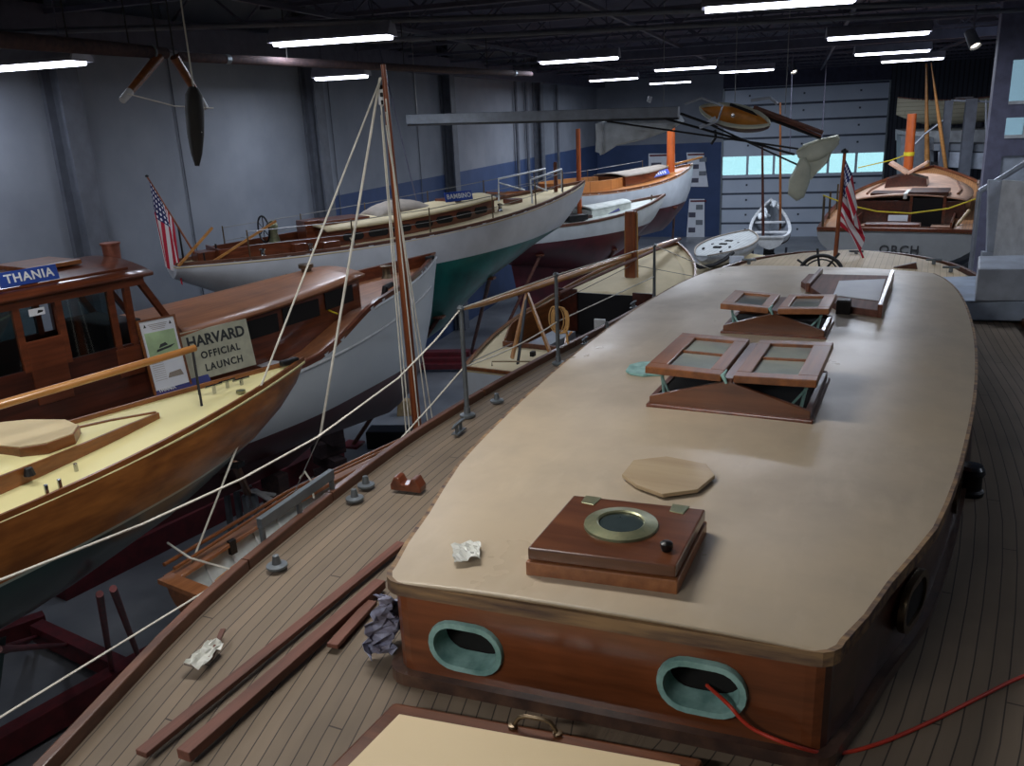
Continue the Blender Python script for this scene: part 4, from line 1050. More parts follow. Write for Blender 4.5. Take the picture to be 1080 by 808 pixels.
for i in range(9):
    x = x0-.1+(x1+.12-x0+.05)*i/8; rows.append([Vector((x, (yw+.07)*(2*j/10-1), zr_+.02+.10*(1-(2*j/10-1)**2))) for j in range(11)])
mb.grid(rows); mb.build('wheelhouse_roof', mh, rc_, solid=.03, smooth=40)
MB().box((1.35, .0, zr_+.14), (.45, .5, .035)).build('roof_hatch', 'varnish_brown', rc_, bevel=.004)
MB().box((.85, .1, zr_+.16), (.22, .3, .09), taper=.7).build('roof_box', 'mahogany', rc_, bevel=.01)
for sd in (1, -1): MB().tube([(x0, sd*(yw-.02), zr_+.07), (x1-.1, sd*(yw-.02), zr_+.07)], .012, 6).build('roof_rail', mh, rc_)
q = fc.pl(118, 268, 0); plain('copper', (150, 92, 76), .4, .5)
mb = MB(); mb.lathe([(.09, -.15), (.09, -.135), (.035, -.13), (.035, -.1)], q, 14); hl = mb.build('searchlight_base', 'chrome', rc_, smooth=40)
MB().lathe([(0, -.10), (.075, -.10), (.07, -.05), (.075, .08), (.085, .085), (.085, .1), (0, .1)], q, 16).build('searchlight', 'copper', rc_, smooth=40)
q = fc.pl(31, 291, -.5); B4 = basis(Vector((q.x, -.5, q.z)), (1, 0, 0), (0, .25, 1))
board('name_board', 'blue name board reading THANIA on the wheelhouse roof at the left edge', 'sign', fc, B4, .44, .115, .02, 'sign_blue', [('THANIA', .092, 0, 0, 'letter_white', .002, 1.12)])
MB().box((q.x, -.47, q.z-.04), (.12, .03, .1)).build('sign_bracket', 'copper', rc_)
q = fc.pl(39, 329, -.63); B4 = basis(q, (1, 0, 0), (0, 0, 1)); o = board('window_label', 'small white label hanging in the launch wheelhouse window under the THANIA board', 'label', fc, B4, .12, .055, .004, 'paper', [])
MB().prism([(.0, -.012), (.04, -.006), (.05, .006), (.01, .012)], .001, .002, T=lambda v: B4 @ v).build('logo', 'iron', o)
# HARVARD board
c4 = [fc.pl(*p, -.70) for p in ((201, 400), (270, 381), (259, 338), (190, 357))]
xv = (c4[1]-c4[0]); yv = (c4[3]-c4[0]); cen = sum(c4, Vector())/4; cen.y = -.70; B4 = basis(cen, (xv.x, 0, xv.z), (yv.x*.1, .18, 1)); w = xv.length; h = .44
board('painted_board', 'cream board reading HARVARD OFFICIAL LAUNCH leaning on the launch side deck', 'sign', fc, B4, w, h, .015, 'sign_cream',
      [('HARVARD', .135, 0, .115, 'ink', .004, 1.0), ('OFFICIAL', .088, .01, -.015, 'ink', .002, 1.2), ('LAUNCH', .09, .02, -.13, 'ink', .002, 1.2)])
# framed poster
c4 = [fc.pl(*p, -.74) for p in ((162, 415), (203, 404), (183, 332), (145, 342))]; cen = sum(c4, Vector())/4; xv = c4[1]-c4[0]; B4 = basis(cen, (xv.x, 0, xv.z), (0, .2, 1)); w, h = .33, .60
o = board('framed_poster', 'wood framed information poster with a green picture beside the HARVARD board', 'poster', fc, B4, w, h, .01, 'paper', [('THANIA', .03, -.08, -h/2+.02, 'letter_white', 0, 1)], None, ('varnish_brown', .016))
Tt = lambda v: B4 @ v
MB().prism([(-.14, -.02), (.14, -.02), (.14, .2), (-.14, .2)], .001, .003, T=Tt).build('green_picture', 'picture_green', o)
mb = MB(); mb.prism([(-.07, .03), (.07, .05), (.12, .075), (-.06, .05)], .003, .0045, T=Tt); mb.prism([(-.04, .06), (.05, .075), (.03, .1), (-.02, .09)], .003, .0045, T=Tt); mb.build('boat_drawing', 'ink', o)
MB().prism([(-.02, -.2), (.13, -.2), (.11, -.15), (.0, -.16)], .001, .003, T=Tt).build('small_drawing', 'canvas_grey', o)
mb = MB(); 
for x in (-.12, .12): mb.prism([(x-.012, .245), (x+.012, .245), (x, .275)], .001, .003, T=Tt)
mb.build('corner_marks', 'ink', o)
mb = MB()
for k in range(4): mb.prism([(-.09+.01*k, .262-k*.014), (.09-.01*k, .262-k*.014), (.09-.01*k, .266-k*.014), (-.09+.01*k, .266-k*.014)], .001, .002, T=Tt)
for k in range(9): mb.prism([(-.14, -.06-k*.018), (-.03, -.06-k*.018), (-.03, -.057-k*.018), (-.14, -.057-k*.018)], .001, .002, T=Tt)
mb.build('text_lines', 'canvas_grey', o)
c4 = [fc.pl(*p, -.80) for p in ((165, 418), (222, 402), (221, 394), (163, 410))]; cen = sum(c4, Vector())/4; xv = c4[1]-c4[0]; B4 = basis(cen, (xv.x, 0, xv.z), (0, .6, 1))
board('name_plate', 'narrow dark blue strip reading THANIA at the foot of the framed poster', 'sign', fc, B4, xv.length, .07, .01, 'label_blue', [('THANIA', .045, -xv.length/2+.11, 0, 'letter_white', 0, 1)])
q = fc.pz(282, 382, 2.85); mb = MB(); mb.prism([(q.x-.12, q.y-.1), (q.x+.12, q.y-.08), (q.x+.1, q.y+.08), (q.x-.08, q.y+.1)], 2.83, 2.836)
o = mb.build('paper_sheet', 'paper', None); o.location = fc.o+Vector((0, 0, .0)); o.rotation_euler = (0, 0, fc.a); tag(o, 'white paper sheets lying on the varnished side deck right of the HARVARD board', 'paper')
# yellow line across the trunk roof
A_, Bv = fc.pz(315, 315, ztc(3)+.125), fc.pl(356, 331, -.72); A0 = fc.pz(270, 311, ztc(3)+.125)
mb = MB(); mb.tube([A0, A_, Bv], .009, 6); o = mb.build('line', 'rope_yellow', None); o.location = fc.o; o.rotation_euler = (0, 0, fc.a); tag(o, 'short yellow line over the varnished launch cabin roof beside the rigging', 'rope')
for x in (6.2, ): MB().box((x, -.12, Cb.z(.95)+.03), (.14, .05, .05)).build('bow_chock', 'iron', rc_, bevel=.01)
mb = MB(); mb.tube([(4.95, -.4, 3.03), (5.0, -.42, 3.2), (5.12, -.42, 3.22)], [.03, .04, .03], 8); mb.build('bow_cleat', 'iron', rc_)
MB().lathe([(.07, 0), (.05, .05), (.05, .12), (.08, .15), (0, .16)], (5.5, 0, 3.2), 14).build('samson_post', 'bronze', rc_, smooth=40)
# ================================================================== varnished sloop at the left, cream deck
hullpaint('hull_b', (146, 92, 46), (34, 62, 62), 2.93, .02)
mt = MATS['hull_b']
def hb2():
    mt, nt, b = newmat('hull_b'); b.inputs['Roughness'].default_value = .35; b.inputs['Coat Weight'].default_value = .35; co = objco(nt); sp = N(nt, 'ShaderNodeSeparateXYZ'); nt.links.new(co, sp.inputs[0])
    g = noise(nt, mapv(nt, co, (1.2, 16, 16)), 1, 6); k = noise(nt, co, 3.2, 3)
    wv_ = mixc(nt, ramp(nt, g, .35, .65), s2l((150, 94, 46)), s2l((112, 66, 32))); wv_ = mixc(nt, mth(nt, 'MULTIPLY', ramp(nt, k, .5, .75), .6), wv_, s2l((70, 36, 20)))
    h = mth(nt, 'SUBTRACT', sp.outputs[2], mth(nt, 'MULTIPLY_ADD', mth(nt, 'MAXIMUM', mth(nt, 'SUBTRACT', sp.outputs[0], 3.3), 0), .06, 2.90))
    f = mth(nt, 'GREATER_THAN', h, 0); s_ = mth(nt, 'MULTIPLY', f, mth(nt, 'LESS_THAN', h, .018))
    nt.links.new(mixc(nt, s_, mixc(nt, f, s2l((38, 62, 62)), wv_), s2l((150, 160, 150))), b.inputs['Base Color']); MATS['hull_b'] = mt
hb2()
Bb = Boat('sloop', 'small varnished sloop with pale yellow deck and dark green bottom at the left edge', 'boat',
          (-5.44, -.08, -3.25, 5.05, 3.25, 3.24, 3.45, .62), ws=.3, e=2.6, f=.85,
          keel=[(0, 3.0), (1, 2.6), (2.6, 2.3), (3.6, 2.45), (4.4, 2.68), (5.06, 2.98), (5.33, 3.15), (5.5, 3.31), (5.58, 3.45)])
rb = Bb.root; fbq = Bb.fr
Bb.hull('hull_b'); finkeel(Bb, 1.0, 3.4, 2.35, .45, .1, 'hull_b')
Bb.deck('deck_cream', camber=.03, drop=.015); Bb.rail('varnish_brown', .02, .03, dz=.0)
tpx = 4.49
hwB = lambda x: sinterp([(1.2, .33), (2.6, .36), (3.4, .30), (4.1, .14), (4.49, .02)], x)
def btrunk():
    mb = MB(); n = 26; xs = [1.2+(4.47-1.2)*i/n for i in range(n+1)]; hh = lambda x: interp([(1.2, .13), (3.4, .10), (4.2, .06), (4.5, .03)], x)
    for sd in (1, -1):
        rows = [[Vector((x, sd*hwB(x), Bb.z(x/Bb.L)-.02)), Vector((x, sd*hwB(x), Bb.z(x/Bb.L)+hh(x))), Vector((x, sd*(hwB(x)-.018), Bb.z(x/Bb.L)+hh(x))), Vector((x, sd*(hwB(x)-.018), Bb.z(x/Bb.L)-.02))] for x in xs]
        m2 = MB(); m2.grid(rows, closed=True); m2.add(rows[0], [(0, 1, 2, 3)]); m2.add(rows[-1], [(3, 2, 1, 0)]); m2.build('coaming', 'varnish_brown', rb)
    rows = [[Vector((x, (hwB(x)-.01)*(2*j/8-1), Bb.z(x/Bb.L)+hh(x)-.012+.03*(1-(2*j/8-1)**2)*min(1, hwB(x)*4))) for j in range(9)] for x in xs]
    mb.grid(rows); mb.build('cabin_top', 'deck_cream', rb, solid=.01, smooth=40)
btrunk()
hp = [fbq.pz(x, y, Bb.z(.65)+.15) for x, y in ((-60, 466), (20, 473), (50, 468), (78, 458), (84, 449), (70, 443), (30, 443), (-60, 452))]
pk = MB().prism([(p.x, p.y) for p in hp], Bb.z(.65)+.09, Bb.z(.65)+.15).build('hatch', 'varnish_brown', rb, bevel=.004)
c = sum(hp, Vector())/8; MB().prism([(p.x+(c.x-p.x)*.03, p.y+(c.y-p.y)*.03) for p in hp], Bb.z(.65)+.149, Bb.z(.65)+.156).build('hatch_top', 'deck_canvas', pk)
for (x_, y_) in ((50, 521), (64, 515), (81, 498), (200, 423)):
    q = fbq.pz(x_, y_, Bb.z(.66)); MB().tube([(q.x, q.y, Bb.z(.66)-.02), (q.x, q.y, Bb.z(.66)+.05)], .011, 8).build('deck_fitting', 'chrome', rb)
for (x_, y_) in ((226, 412), (240, 407), (255, 405)):
    q = fbq.pz(x_, y_, Bb.z(.9)); zz_ = Bb.z(.9); MB().tube([(q.x-.06, q.y, zz_+.035), (q.x+.06, q.y, zz_+.035)], .009, 6).tube([(q.x, q.y, zz_-.02), (q.x, q.y, zz_+.035)], .012, 6).build('cleat', 'chrome', rb)
MB().lathe([(.03, -.005), (.03, .008), (0, .01)], fbq.pz(254, 413, Bb.z(.9)), 12).build('deck_plate', 'verdigris_brass', rb)
q = fbq.pz(310, 383, Bb.z(.99)); MB().box((5.45, 0, Bb.z(.98)+.02), (.14, .05, .04)).build('bow_fitting', 'iron', rb, bevel=.01)
a, b = fbq.pl(0, 427, 0), fbq.pl(206, 367, 0); a = a+(a-b)*1.2
MB().tube([a, b], [.028, .022], 10).build('boom', 'spruce', rb, smooth=50)
for sg in (-.06, .06): MB().tube([b+Vector((-.02, 0, .0)), Vector((b.x-.02+sg, sg*2, Bb.z(b.x/Bb.L)))], .008, 6).build('boom_crutch', 'iron', rb)
q = fbq.pl(31, 502, -hwB(3.5)); MB().lathe([(0, -.01), (.03, -.01), (.02, .03), (0, .035)], (q.x, q.y-.01, Bb.z(.65)+.06), 10).build('cabin_fitting', 'iron', rb)
# ================================================================== two white boats behind, by the back wall
hullpaint('hull_e', (206, 212, 218), (96, 34, 40), 2.46, 0)
Eb = Boat('sloop', 'white sloop with orange varnished deck and red bottom, farthest back on the left', 'boat',
          (-7.08, 20.56, -2.96, 26.2, 3.21, 3.1, 3.49, 1.2), ws=.5, e=2.4, f=.85,
          keel=[(0, 2.8), (1.5, 2.2), (4.5, 1.6), (5.8, 1.7), (6.6, 2.3), (6.9, 2.8), (6.98, 3.49)])
re_ = Eb.root; fe = Eb.fr
Eb.hull('hull_e'); finkeel(Eb, 1.5, 5, 1.9, .2, .15, 'hull_e'); Eb.deck('orange_deck', camber=.05); Eb.rail('varnish_brown', .05, .05, dz=.01)
mb = MB(); rows = []
zc = Eb.z(.5)
def oval(mbx, cx, rx, ry, z0, z1, th=.04, n=28):
    rows = []
    for i in range(n+1):
        a = 2*PI*i/n; c, s_ = math.cos(a), math.sin(a)
        rows.append([Vector((cx+rx*c, ry*s_, z0)), Vector((cx+rx*c, ry*s_, z1)), Vector((cx+(rx-th)*c, (ry-th)*s_, z1)), Vector((cx+(rx-th)*c, (ry-th)*s_, z0))])
    mbx.grid(rows, closed=True)
oval(mb, 2.7, 1.35, .78, zc-.02, zc+.26); mb.build('coaming', 'orange_deck', re_, smooth=40)
mb = MB(); mb.add([Vector((2.7+1.3*math.cos(2*PI*i/28), .74*math.sin(2*PI*i/28), zc+.05)) for i in range(28)], [tuple(range(28))]); mb.build('cockpit_sole', 'cockpit_dark', re_)
mb = MB()
for x in (2.0, 2.6, 3.2): mb.box((x, .1, zc+.13), (.25, 1.1, .05))
MB().box((2.1, 0, zc+.13), (.2, 1.2, .05)).build('thwart', 'mahogany', re_)
w_, r_, zd_, zt_ = Eb.trunk(3.7, 5.6, lambda x: sinterp([(3.7, .62), (4.6, .55), (5.6, .3)], x), .26, .2, mat='mahogany', roofmat='canvas_grey', camber=.06)
q = fe.pl(720, 172, 0); tq = fe.pl(720, 130, 0); MB().tube([(6.05, 0, 3.2), (6.05, 0, 4.62)], [.12, .11], 16).build('mast_stub', 'mast_orange', re_, smooth=50)
MB().tube([(5.9, 0, 3.5), (7.35, .0, 3.66)], [.035, .03], 8).build('bowsprit', 'spruce', re_, smooth=50)
Eb.stanch([.25, .55, .8], h=.4, sides=(1,), two=False, name='stanchion')
B4 = basis(fe.pl(695, 183, -.45), (1, 0, .1), (0, .6, 1)); plain('sign_bright', (84, 104, 200), .4)
board('name_board', 'blue and white name board on the orange deck of the farthest white sloop', 'sign', fe, B4, .78, .16, .02, 'sign_bright', [])
o = bpy.data.objects['name_board.002'] if 'name_board.002' in bpy.data.objects else None
if o:
    mb = MB()
    for k in range(7): mb.prism([(-.3+k*.085, -.04), (-.25+k*.085, -.04), (-.25+k*.085, .04), (-.3+k*.085, .04)], .001, .003, T=lambda v: B4 @ v)
    mb.build('lettering', 'letter_white', o)
MB().box((fe.pl(695, 183, -.45).x, -.43, Eb.z(.7)+.03), (.5, .05, .1)).build('sign_stand', 'mahogany', re_)
hullpaint('hull_f', (204, 208, 208), (88, 30, 40), 2.40, .02)
Fb = Boat('sloop', 'small white sloop with pale deck and dark red bottom between the two bigger white yachts', 'boat',
          (-6.75, 16.94, -3.03, 20.99, 2.85, 2.77, 3.08, .9), ws=.5, e=2.4, f=.85,
          keel=[(0, 2.5), (1.2, 1.9), (3.2, 1.5), (4.2, 1.9), (5.1, 2.5), (5.4, 2.85), (5.5, 3.08)])
rf = Fb.root; ff = Fb.fr
Fb.hull('hull_f'); finkeel(Fb, 1.2, 3.8, 1.9, .2, .12, 'hull_f'); Fb.deck('deck_white', camber=.04); Fb.rail('rail_wood', .06, .06, dz=.01, out=.01)
zc = Fb.z(.4); mb = MB(); mb.prism([(1.0, -.5), (3.1, -.42), (3.1, .42), (1.0, .5)], zc-.02, zc+.10); mb.build('coaming', 'mahogany_dark', rf)
MB().prism([(1.1, -.42), (3.0, -.36), (3.0, .36), (1.1, .42)], zc+.09, zc+.105).build('cockpit_opening', 'cockpit_dark', rf)
Fb.trunk(3.1, 4.3, lambda x: .40-.12*(x-3.1), .16, .12, mat='deck_white', roofmat='deck_white', camber=.05, over=.0)
MB().tube([(3.04, 0, 2.8), (3.04, 0, 4.72)], [.055, .05], 14).build('mast_stub', 'mast_orange', rf, smooth=50)
q = ff.pl(646, 221, -.3); B4 = basis(q, (1, 0, .15), (0, .7, 1)); board('name_board', 'small dark blue name board on the pale deck of the little white sloop', 'sign', ff, B4, .36, .15, .02, 'label_blue', [])
MB().box((q.x, -.26, q.z-.13), (.05, .04, .22)).build('sign_post', 'iron', rf)
MB().box((2.6, -.5, zc+.1), (.5, .24, .12)).build('hatch_box', 'iron', rf, bevel=.01)
MB().tube([(5.1, 0, 3.0), (5.1, 0, 3.12)], .02, 8).build('bow_cleat', 'bronze', rf)
# ================================================================== cream catboat left of the big yacht
hullpaint('hull_g', (196, 204, 214), (110, 112, 112), 1.5, 0)
Gb = Boat('catboat', 'cream decked catboat with open dark cockpit lying just left of the big yacht', 'boat',
          (-3.1, 8.35, -1.86, 14.43, 2.39, 2.46, 2.89, .97), ws=.35, p=3, e=2.3, f=.8,
          keel=[(0, 1.7), (1, 1.6), (4, 1.6), (5.6, 1.8), (6.1, 2.2), (6.21, 2.89)])
rg = Gb.root; fg = Gb.fr
Gb.hull('hull_g'); finkeel(Gb, .8, 4.5, 1.75, .6, .08, 'hull_g')
hwg = lambda t: sinterp([(.17, .40), (.3, .72), (.52, .72)], t)
Gb.deck('deck_canvas', camber=.05, hole=(.17, .52, hwg)); Gb.rail('varnish_brown', .03, .035, dz=.01, transom=True)
ts = [.17+.35*i/14 for i in range(15)]
for sd in (1, -1):
    rows = [[Vector((Gb.L*t, sd*(min(hwg(t), Gb.hb(t)*.95)+.005), Gb.z(t)+.09)), Vector((Gb.L*t, sd*(min(hwg(t), Gb.hb(t)*.95)-.01), Gb.z(t)-.45))] for t in ts]
    MB().grid(rows).build('coaming', 'varnish_brown' if sd > 0 else 'mahogany', rg, solid=.02)
MB().bar((Gb.L*.17, -.42, Gb.z(.17)-.0), (Gb.L*.17, .42, Gb.z(.17)-.0), .03, .12).build('aft_coaming', 'mahogany', rg)
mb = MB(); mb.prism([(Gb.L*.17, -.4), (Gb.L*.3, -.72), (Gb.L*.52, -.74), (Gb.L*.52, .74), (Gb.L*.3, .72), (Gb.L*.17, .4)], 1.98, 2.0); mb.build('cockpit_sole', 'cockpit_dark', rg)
MB().box((Gb.L*.52, 0, 2.3), (.03, 1.5, .62)).build('bulkhead', 'iron', rg)
MB().box((Gb.L*.52-.03, .62, 2.36), (.04, .35, .6)).build('bulkhead_panel', 'mahogany_dark', rg)
MB().box((Gb.L*.52-.03, -.55, 2.36), (.04, .3, .6)).build('bulkhead_panel', 'mahogany_dark', rg)
MB().box((1.75, .15, 2.17), (.9, .3, .3)).build('centreboard_case', 'paint_grey', rg)
MB().box((1.6, -.35, 2.2), (.8, .22, .03)).build('seat', 'pale_wood', rg, bevel=.004)
# raised cabin top forward with a rounded edge
mb = MB(); rows = []
for i in range(17):
    t = .52+.40*i/16; h = max(.02, min(Gb.hb(t)-.08, .86)*math.sqrt(max(0, 1-((t-.52)/.405)**2.6))); rows.append([Vector((Gb.L*t, h*(2*j/10-1), Gb.z(t)+.02+.12*(1-(2*j/10-1)**2)*(1-((t-.52)/.40)**2*.8))) for j in range(11)])
mb.grid(rows); mb.build('cabin_top', 'deck_canvas', rg, smooth=40, solid=.02)
mb = MB(); mb.box((4.14, 0, 3.0), (.12, .15, 1.3)); ms = mb.build('tabernacle', 'mast_wood', rg, bevel=.01)
for s_ in (1, -1): MB().tube([(4.14, s_*.1, 2.6), (4.14, s_*.09, 3.62)], .012, 6).build('halyard', 'rope_tan', rg)
# boom on crutches
a, b = fg.pl(490, 326, 0), fg.pl(713, 253, 0); mid = fg.pl(600, 291, 0)
mb = MB(); mb.tube([a, a.lerp(mid, .15), mid, b], [.012, .035, .042, .03], 12); mb.build('boom', 'spruce', rg, smooth=50)
mb = MB(); g0, g1 = fg.pl(590, 309, -.12), fg.pl(717, 252, -.05); mb.tube([g0, g1], [.02, .028], 8); mb.build('gaff', 'dusty_wood', rg, smooth=50)
c = a.lerp(mid, .42); c = fg.pl(556, 309, 0)
for (px_, pyy) in ((540, 378), (582, 377), (546, 384)):
    q = fg.pz(px_, pyy, 2.42); mb = MB(); mb.bar(c, q, .03, .04 if pyy < 380 else .015, up=(1, 0, 0)); mb.build('boom_crutch', 'spruce' if pyy < 380 else 'iron', rg)
a, b = fg.pz(519, 386, 2.44), fg.pz(563, 386, 2.44); MB().tube([a, a+Vector((0, 0, .05)), b+Vector((0, 0, .05)), b], .008, 6).build('traveller', 'bronze', rg)
q = fg.pz(562, 375, 2.45); MB().box((q.x, q.y, 2.47), (.07, .05, .06)).build('sheet_block', 'iron', rg, bevel=.01)
a = fg.pl(603, 350, -.1); b = fg.pl(596, 364, -.1); MB().tube([a, a.lerp(b, .5)+Vector((0, .03, 0)), b], .014, 6).build('tiller', 'spruce', rg)
a, b = fg.pz(497, 382, 2.42), fg.pz(545, 360, 2.42); MB().tube([a, b], .006, 5).build('sheet_line', 'wire', rg)
for (x_, y_, h) in ((631, 346, .22), (613, 361, .1)):
    q = fg.pl(x_, y_, -.72); mb = MB(); mb.box((q.x, -.74, q.z), (.03, .14, h)); mb.build('cleat_block', 'paint_white', rg, bevel=.01)
a = fg.pz(667, 290, 2.72)
for (px_, pyy) in ((590, 318), (735, 292)): b = fg.pz(px_, pyy, 2.62); mb = MB(); mb.tube([a+Vector((0, 0, .15)), b], .005, 5); mb.build('stay_wire', 'wire', rg)
# ================================================================== small lapped dinghy under the left rail, with its mast
Hb = Boat('dinghy', 'small varnished sailing dinghy with white inside tucked under the left deck rail', 'boat',
          (-3.3, 3.65, -2.45, 6.84, 2.4, 2.35, 2.52, .55), ws=.5, e=2.2, f=.75, keel=[(0, 2.12), (.4, 2.0), (2.6, 1.98), (3.1, 2.15), (3.3, 2.52)])
rh = Hb.root; fh = Hb.fr
Hb.hull('varnish_brown'); hh_ = bpy.data.objects.get('hull.006')
# inner skin
mb = MB(); rows = []
for t in Hb.ts[1:-1]:
    h = Hb.hb(t)-.03; zk = Hb.zk(t)+.03; zt2 = Hb.z(t)-.01; r = []
    for j in range(-10, 11):
        q = 1-abs(j)/10; w = max(0, h)*max(0, 1-q**2.2)**.75; r.append(Vector((Hb.L*t, w*(-1 if j < 0 else 1), zt2-(zt2-zk)*q)))
    rows.append(r)
mb.grid(rows); mb.build('inner_skin', 'inside_white', rh, smooth=40)
Hb.rail('varnish_orange', .10, .03, dz=.01, transom=True, out=.012, sides=(1,)); Hb.rail('varnish_orange', .05, .035, dz=.01, out=.012, sides=(-1,))
for k in range(11):
    t = .1+.075*k; h = Hb.hb(t)-.035; mb = MB(); zt2 = Hb.z(t); zk = Hb.zk(t)+.035
    for sd in (1, -1):
        pts = []
        for j in range(8):
            q = j/7; w = h*max(0, 1-q**2.2)**.75; pts.append(Vector((Hb.L*t, sd*w, zt2-(zt2-zk)*q)))
        MB().tube(pts, .009, 5).build('rib', 'paint_white', rh)
MB().box((.62, .0, 2.2), (.6, .74, .02)).build('floor_board', 'floor_boards', rh)
MB().box((1.5, 0, 2.24), (.2, .92, .025)).build('thwart', 'varnish_orange', rh, bevel=.004)
MB().box((2.12, 0, 2.28), (.2, .9, .03)).build('mast_thwart', 'varnish_orange', rh, bevel=.004)
# hull opening: the closed hull has no deck, so only the rail and skins show
tp_ = fh.pl(404, 68, 0); bs = fh.pl(441, 460, 0); dd = (bs-tp_); foot = tp_+dd*((tp_.z-2.06)/(tp_.z-bs.z))
MB().tube([foot, foot.lerp(tp_, .5), tp_], [.038, .034, .018], 12).build('mast', 'mast_wood', rh, smooth=50)
dn = fh.pl(200, 602, .25); 
hd = fh.pl(402, 82, 0.0)
def hline(pts, mt_='rope_white', r=.006, nm='rigging_line'): MB().tube(pts, r, 6).build(nm, mt_, rh)
dn = Vector((.10, .12, Hb.z(0)+.03)); pz2 = fh.pl(200, 600, .3)
hline([hd, pz2], r=.007)
s2 = fh.pl(338, 458, .25); hline([hd+Vector((0, .01, 0)), s2], r=.010); 
e2 = fh.pl(304, 526, .45); hline([s2, Vector((e2.x, .47, Hb.z(e2.x/Hb.L)))], 'wire', .004)
for (dx, px_, pyy) in ((.02, 443, 459), (.04, 452, 452), (-.03, 432, 455), (-.045, 428, 452), (.06, 457, 448)):
    b_ = fh.pl(px_, pyy, -.05); t_ = fh.pl(402 if dx < 0 else 407, 90+abs(dx)*700, -.03); hline([t_, b_, b_+(b_-t_)*.1], r=.0055)
mb = MB(); q = fh.pl(402, 92, .02)
for k in range(3): mb.box(q-Vector((.0, 0, .05*k)), (.03, .02, .03))
mb.build('mast_block', 'iron', rh, bevel=.004)
q = fh.pl(402, 102, .03); MB().lathe([(0, -.07), (.022, -.05), (.02, .05), (0, .07)], q, 8).build('burgee', 'letter_white', rh)
# spars laid along the far gunwale
a, b = fh.pl(180, 610, .48), fh.pl(425, 478, .42)
for k, (dy, r_) in enumerate(((.0, .014), (.05, .012))):
    MB().tube([Vector((.05, .34-dy*2, 2.46)), Vector((1.2, .49-dy, 2.45)), Vector((3.0, .25-dy, 2.53))], r_, 8).build('spar', 'varnish_brown', rh, smooth=50)
MB().tube([(.2, .5, 2.5), (.14, .2, 2.5), (.2, -.1, 2.47), (.1, -.25, 2.44)], .007, 6).build('lashing', 'rope_white', rh)
MB().tube([(1.35, .5, 2.5), (1.36, .45, 2.56), (1.36, .4, 2.5), (1.37, .4, 2.35)], .008, 6).build('lashing', 'rope_white', rh)
MB().box((.55, .33, 2.35), (.05, .03, .1)).build('oarlock', 'iron', rh)
# ================================================================== grey yacht at the right, seen from astern
hullpaint('hull_r', (150, 152, 152), (60, 66, 84), 2.2, 0)
Rb = Boat('yacht', 'grey hulled yacht at the right seen from astern, with an orange mast stub', 'boat',
          (1.67, 16.3, 3.39, 25.59, 2.83, 2.88, 3.29, 1.6), ws=.83, e=2.4, f=.8,
          keel=[(0, 2.1), (2, 1.5), (6, 1.1), (8.2, 1.6), (9, 2.4), (9.45, 3.29)])
rr_ = Rb.root; fR = Rb.fr
Rb.hull('hull_r'); finkeel(Rb, 2, 7, 1.4, .2, .2, 'hull_r')
hwr = lambda t: .82
Rb.deck('boat_planks', camber=.04, hole=(.055, .22, hwr)); Rb.rail('mahogany', .06, .05, dz=.02, transom=True)
zc = 2.85; mb = MB(); x0, x1 = Rb.L*.055, Rb.L*.22
mb.box(((x0+x1)/2, 0, 2.5), (x1-x0, 1.6, .02)); mb.build('cockpit_sole', 'boat_planks', rr_)
for sd in (1, -1):
    MB().bar((x0, sd*.82, 2.72), (x1, sd*.82, 2.72), .03, .4).build('coaming', 'mahogany', rr_)
    MB().box(((x0+x1)/2, sd*.62, 2.68), (x1-x0, .36, .04)).build('seat', 'cabin_pink', rr_, bevel=.01)
MB().bar((x0, -.82, 2.72), (x0, .82, 2.72), .03, .25).build('aft_coaming', 'mahogany', rr_)
MB().box((.28, .1, 2.9), (.3, .9, .06)).build('lazarette_hatch', 'mahogany', rr_, bevel=.006)
hwR = lambda x: sinterp([(2.05, .98), (3.5, 1.05), (5, .9), (6.4, .5)], x)
wR, rR, zdR, ztR = Rb.trunk(2.05, 6.4, hwR, .33, .22, mat='mahogany_dark', roofmat='cabin_pink', camber=.10, over=.03, zlow=.3)
zb2 = ztR(2.1); MB().box((2.03, -.33, 2.88), (.03, .56, .62)).build('companionway', 'inside_shade', wR)  # black slab painted in for the dark inside of the companionway
for yy in (-.05, -.63): MB().box((2.02, yy, 2.9), (.05, .05, .68)).build('door_frame', 'mahogany', wR)
MB().box((2.5, -.33, zb2+.13), (.95, .7, .08)).build('companion_slide', 'mahogany_dark', rR, bevel=.01)
MB().box((2.55, .42, zb2+.08), (.6, .6, .1)).build('deck_hatch', 'mahogany_dark', rR, bevel=.01)
MB().box((2.35, -.0+.06, zb2+.10), (.9, .06, .1)).build('slide_rail', 'deck_white', rR)
for sd in (1, -1):
    MB().tube([(2.6, sd*.82, ztR(2.6)+.09), (3.6, sd*.85, ztR(3.6)+.09), (5.2, sd*.72, ztR(5.2)+.08)], .022, 6).build('grab_rail', 'varnish_brown', rr_)
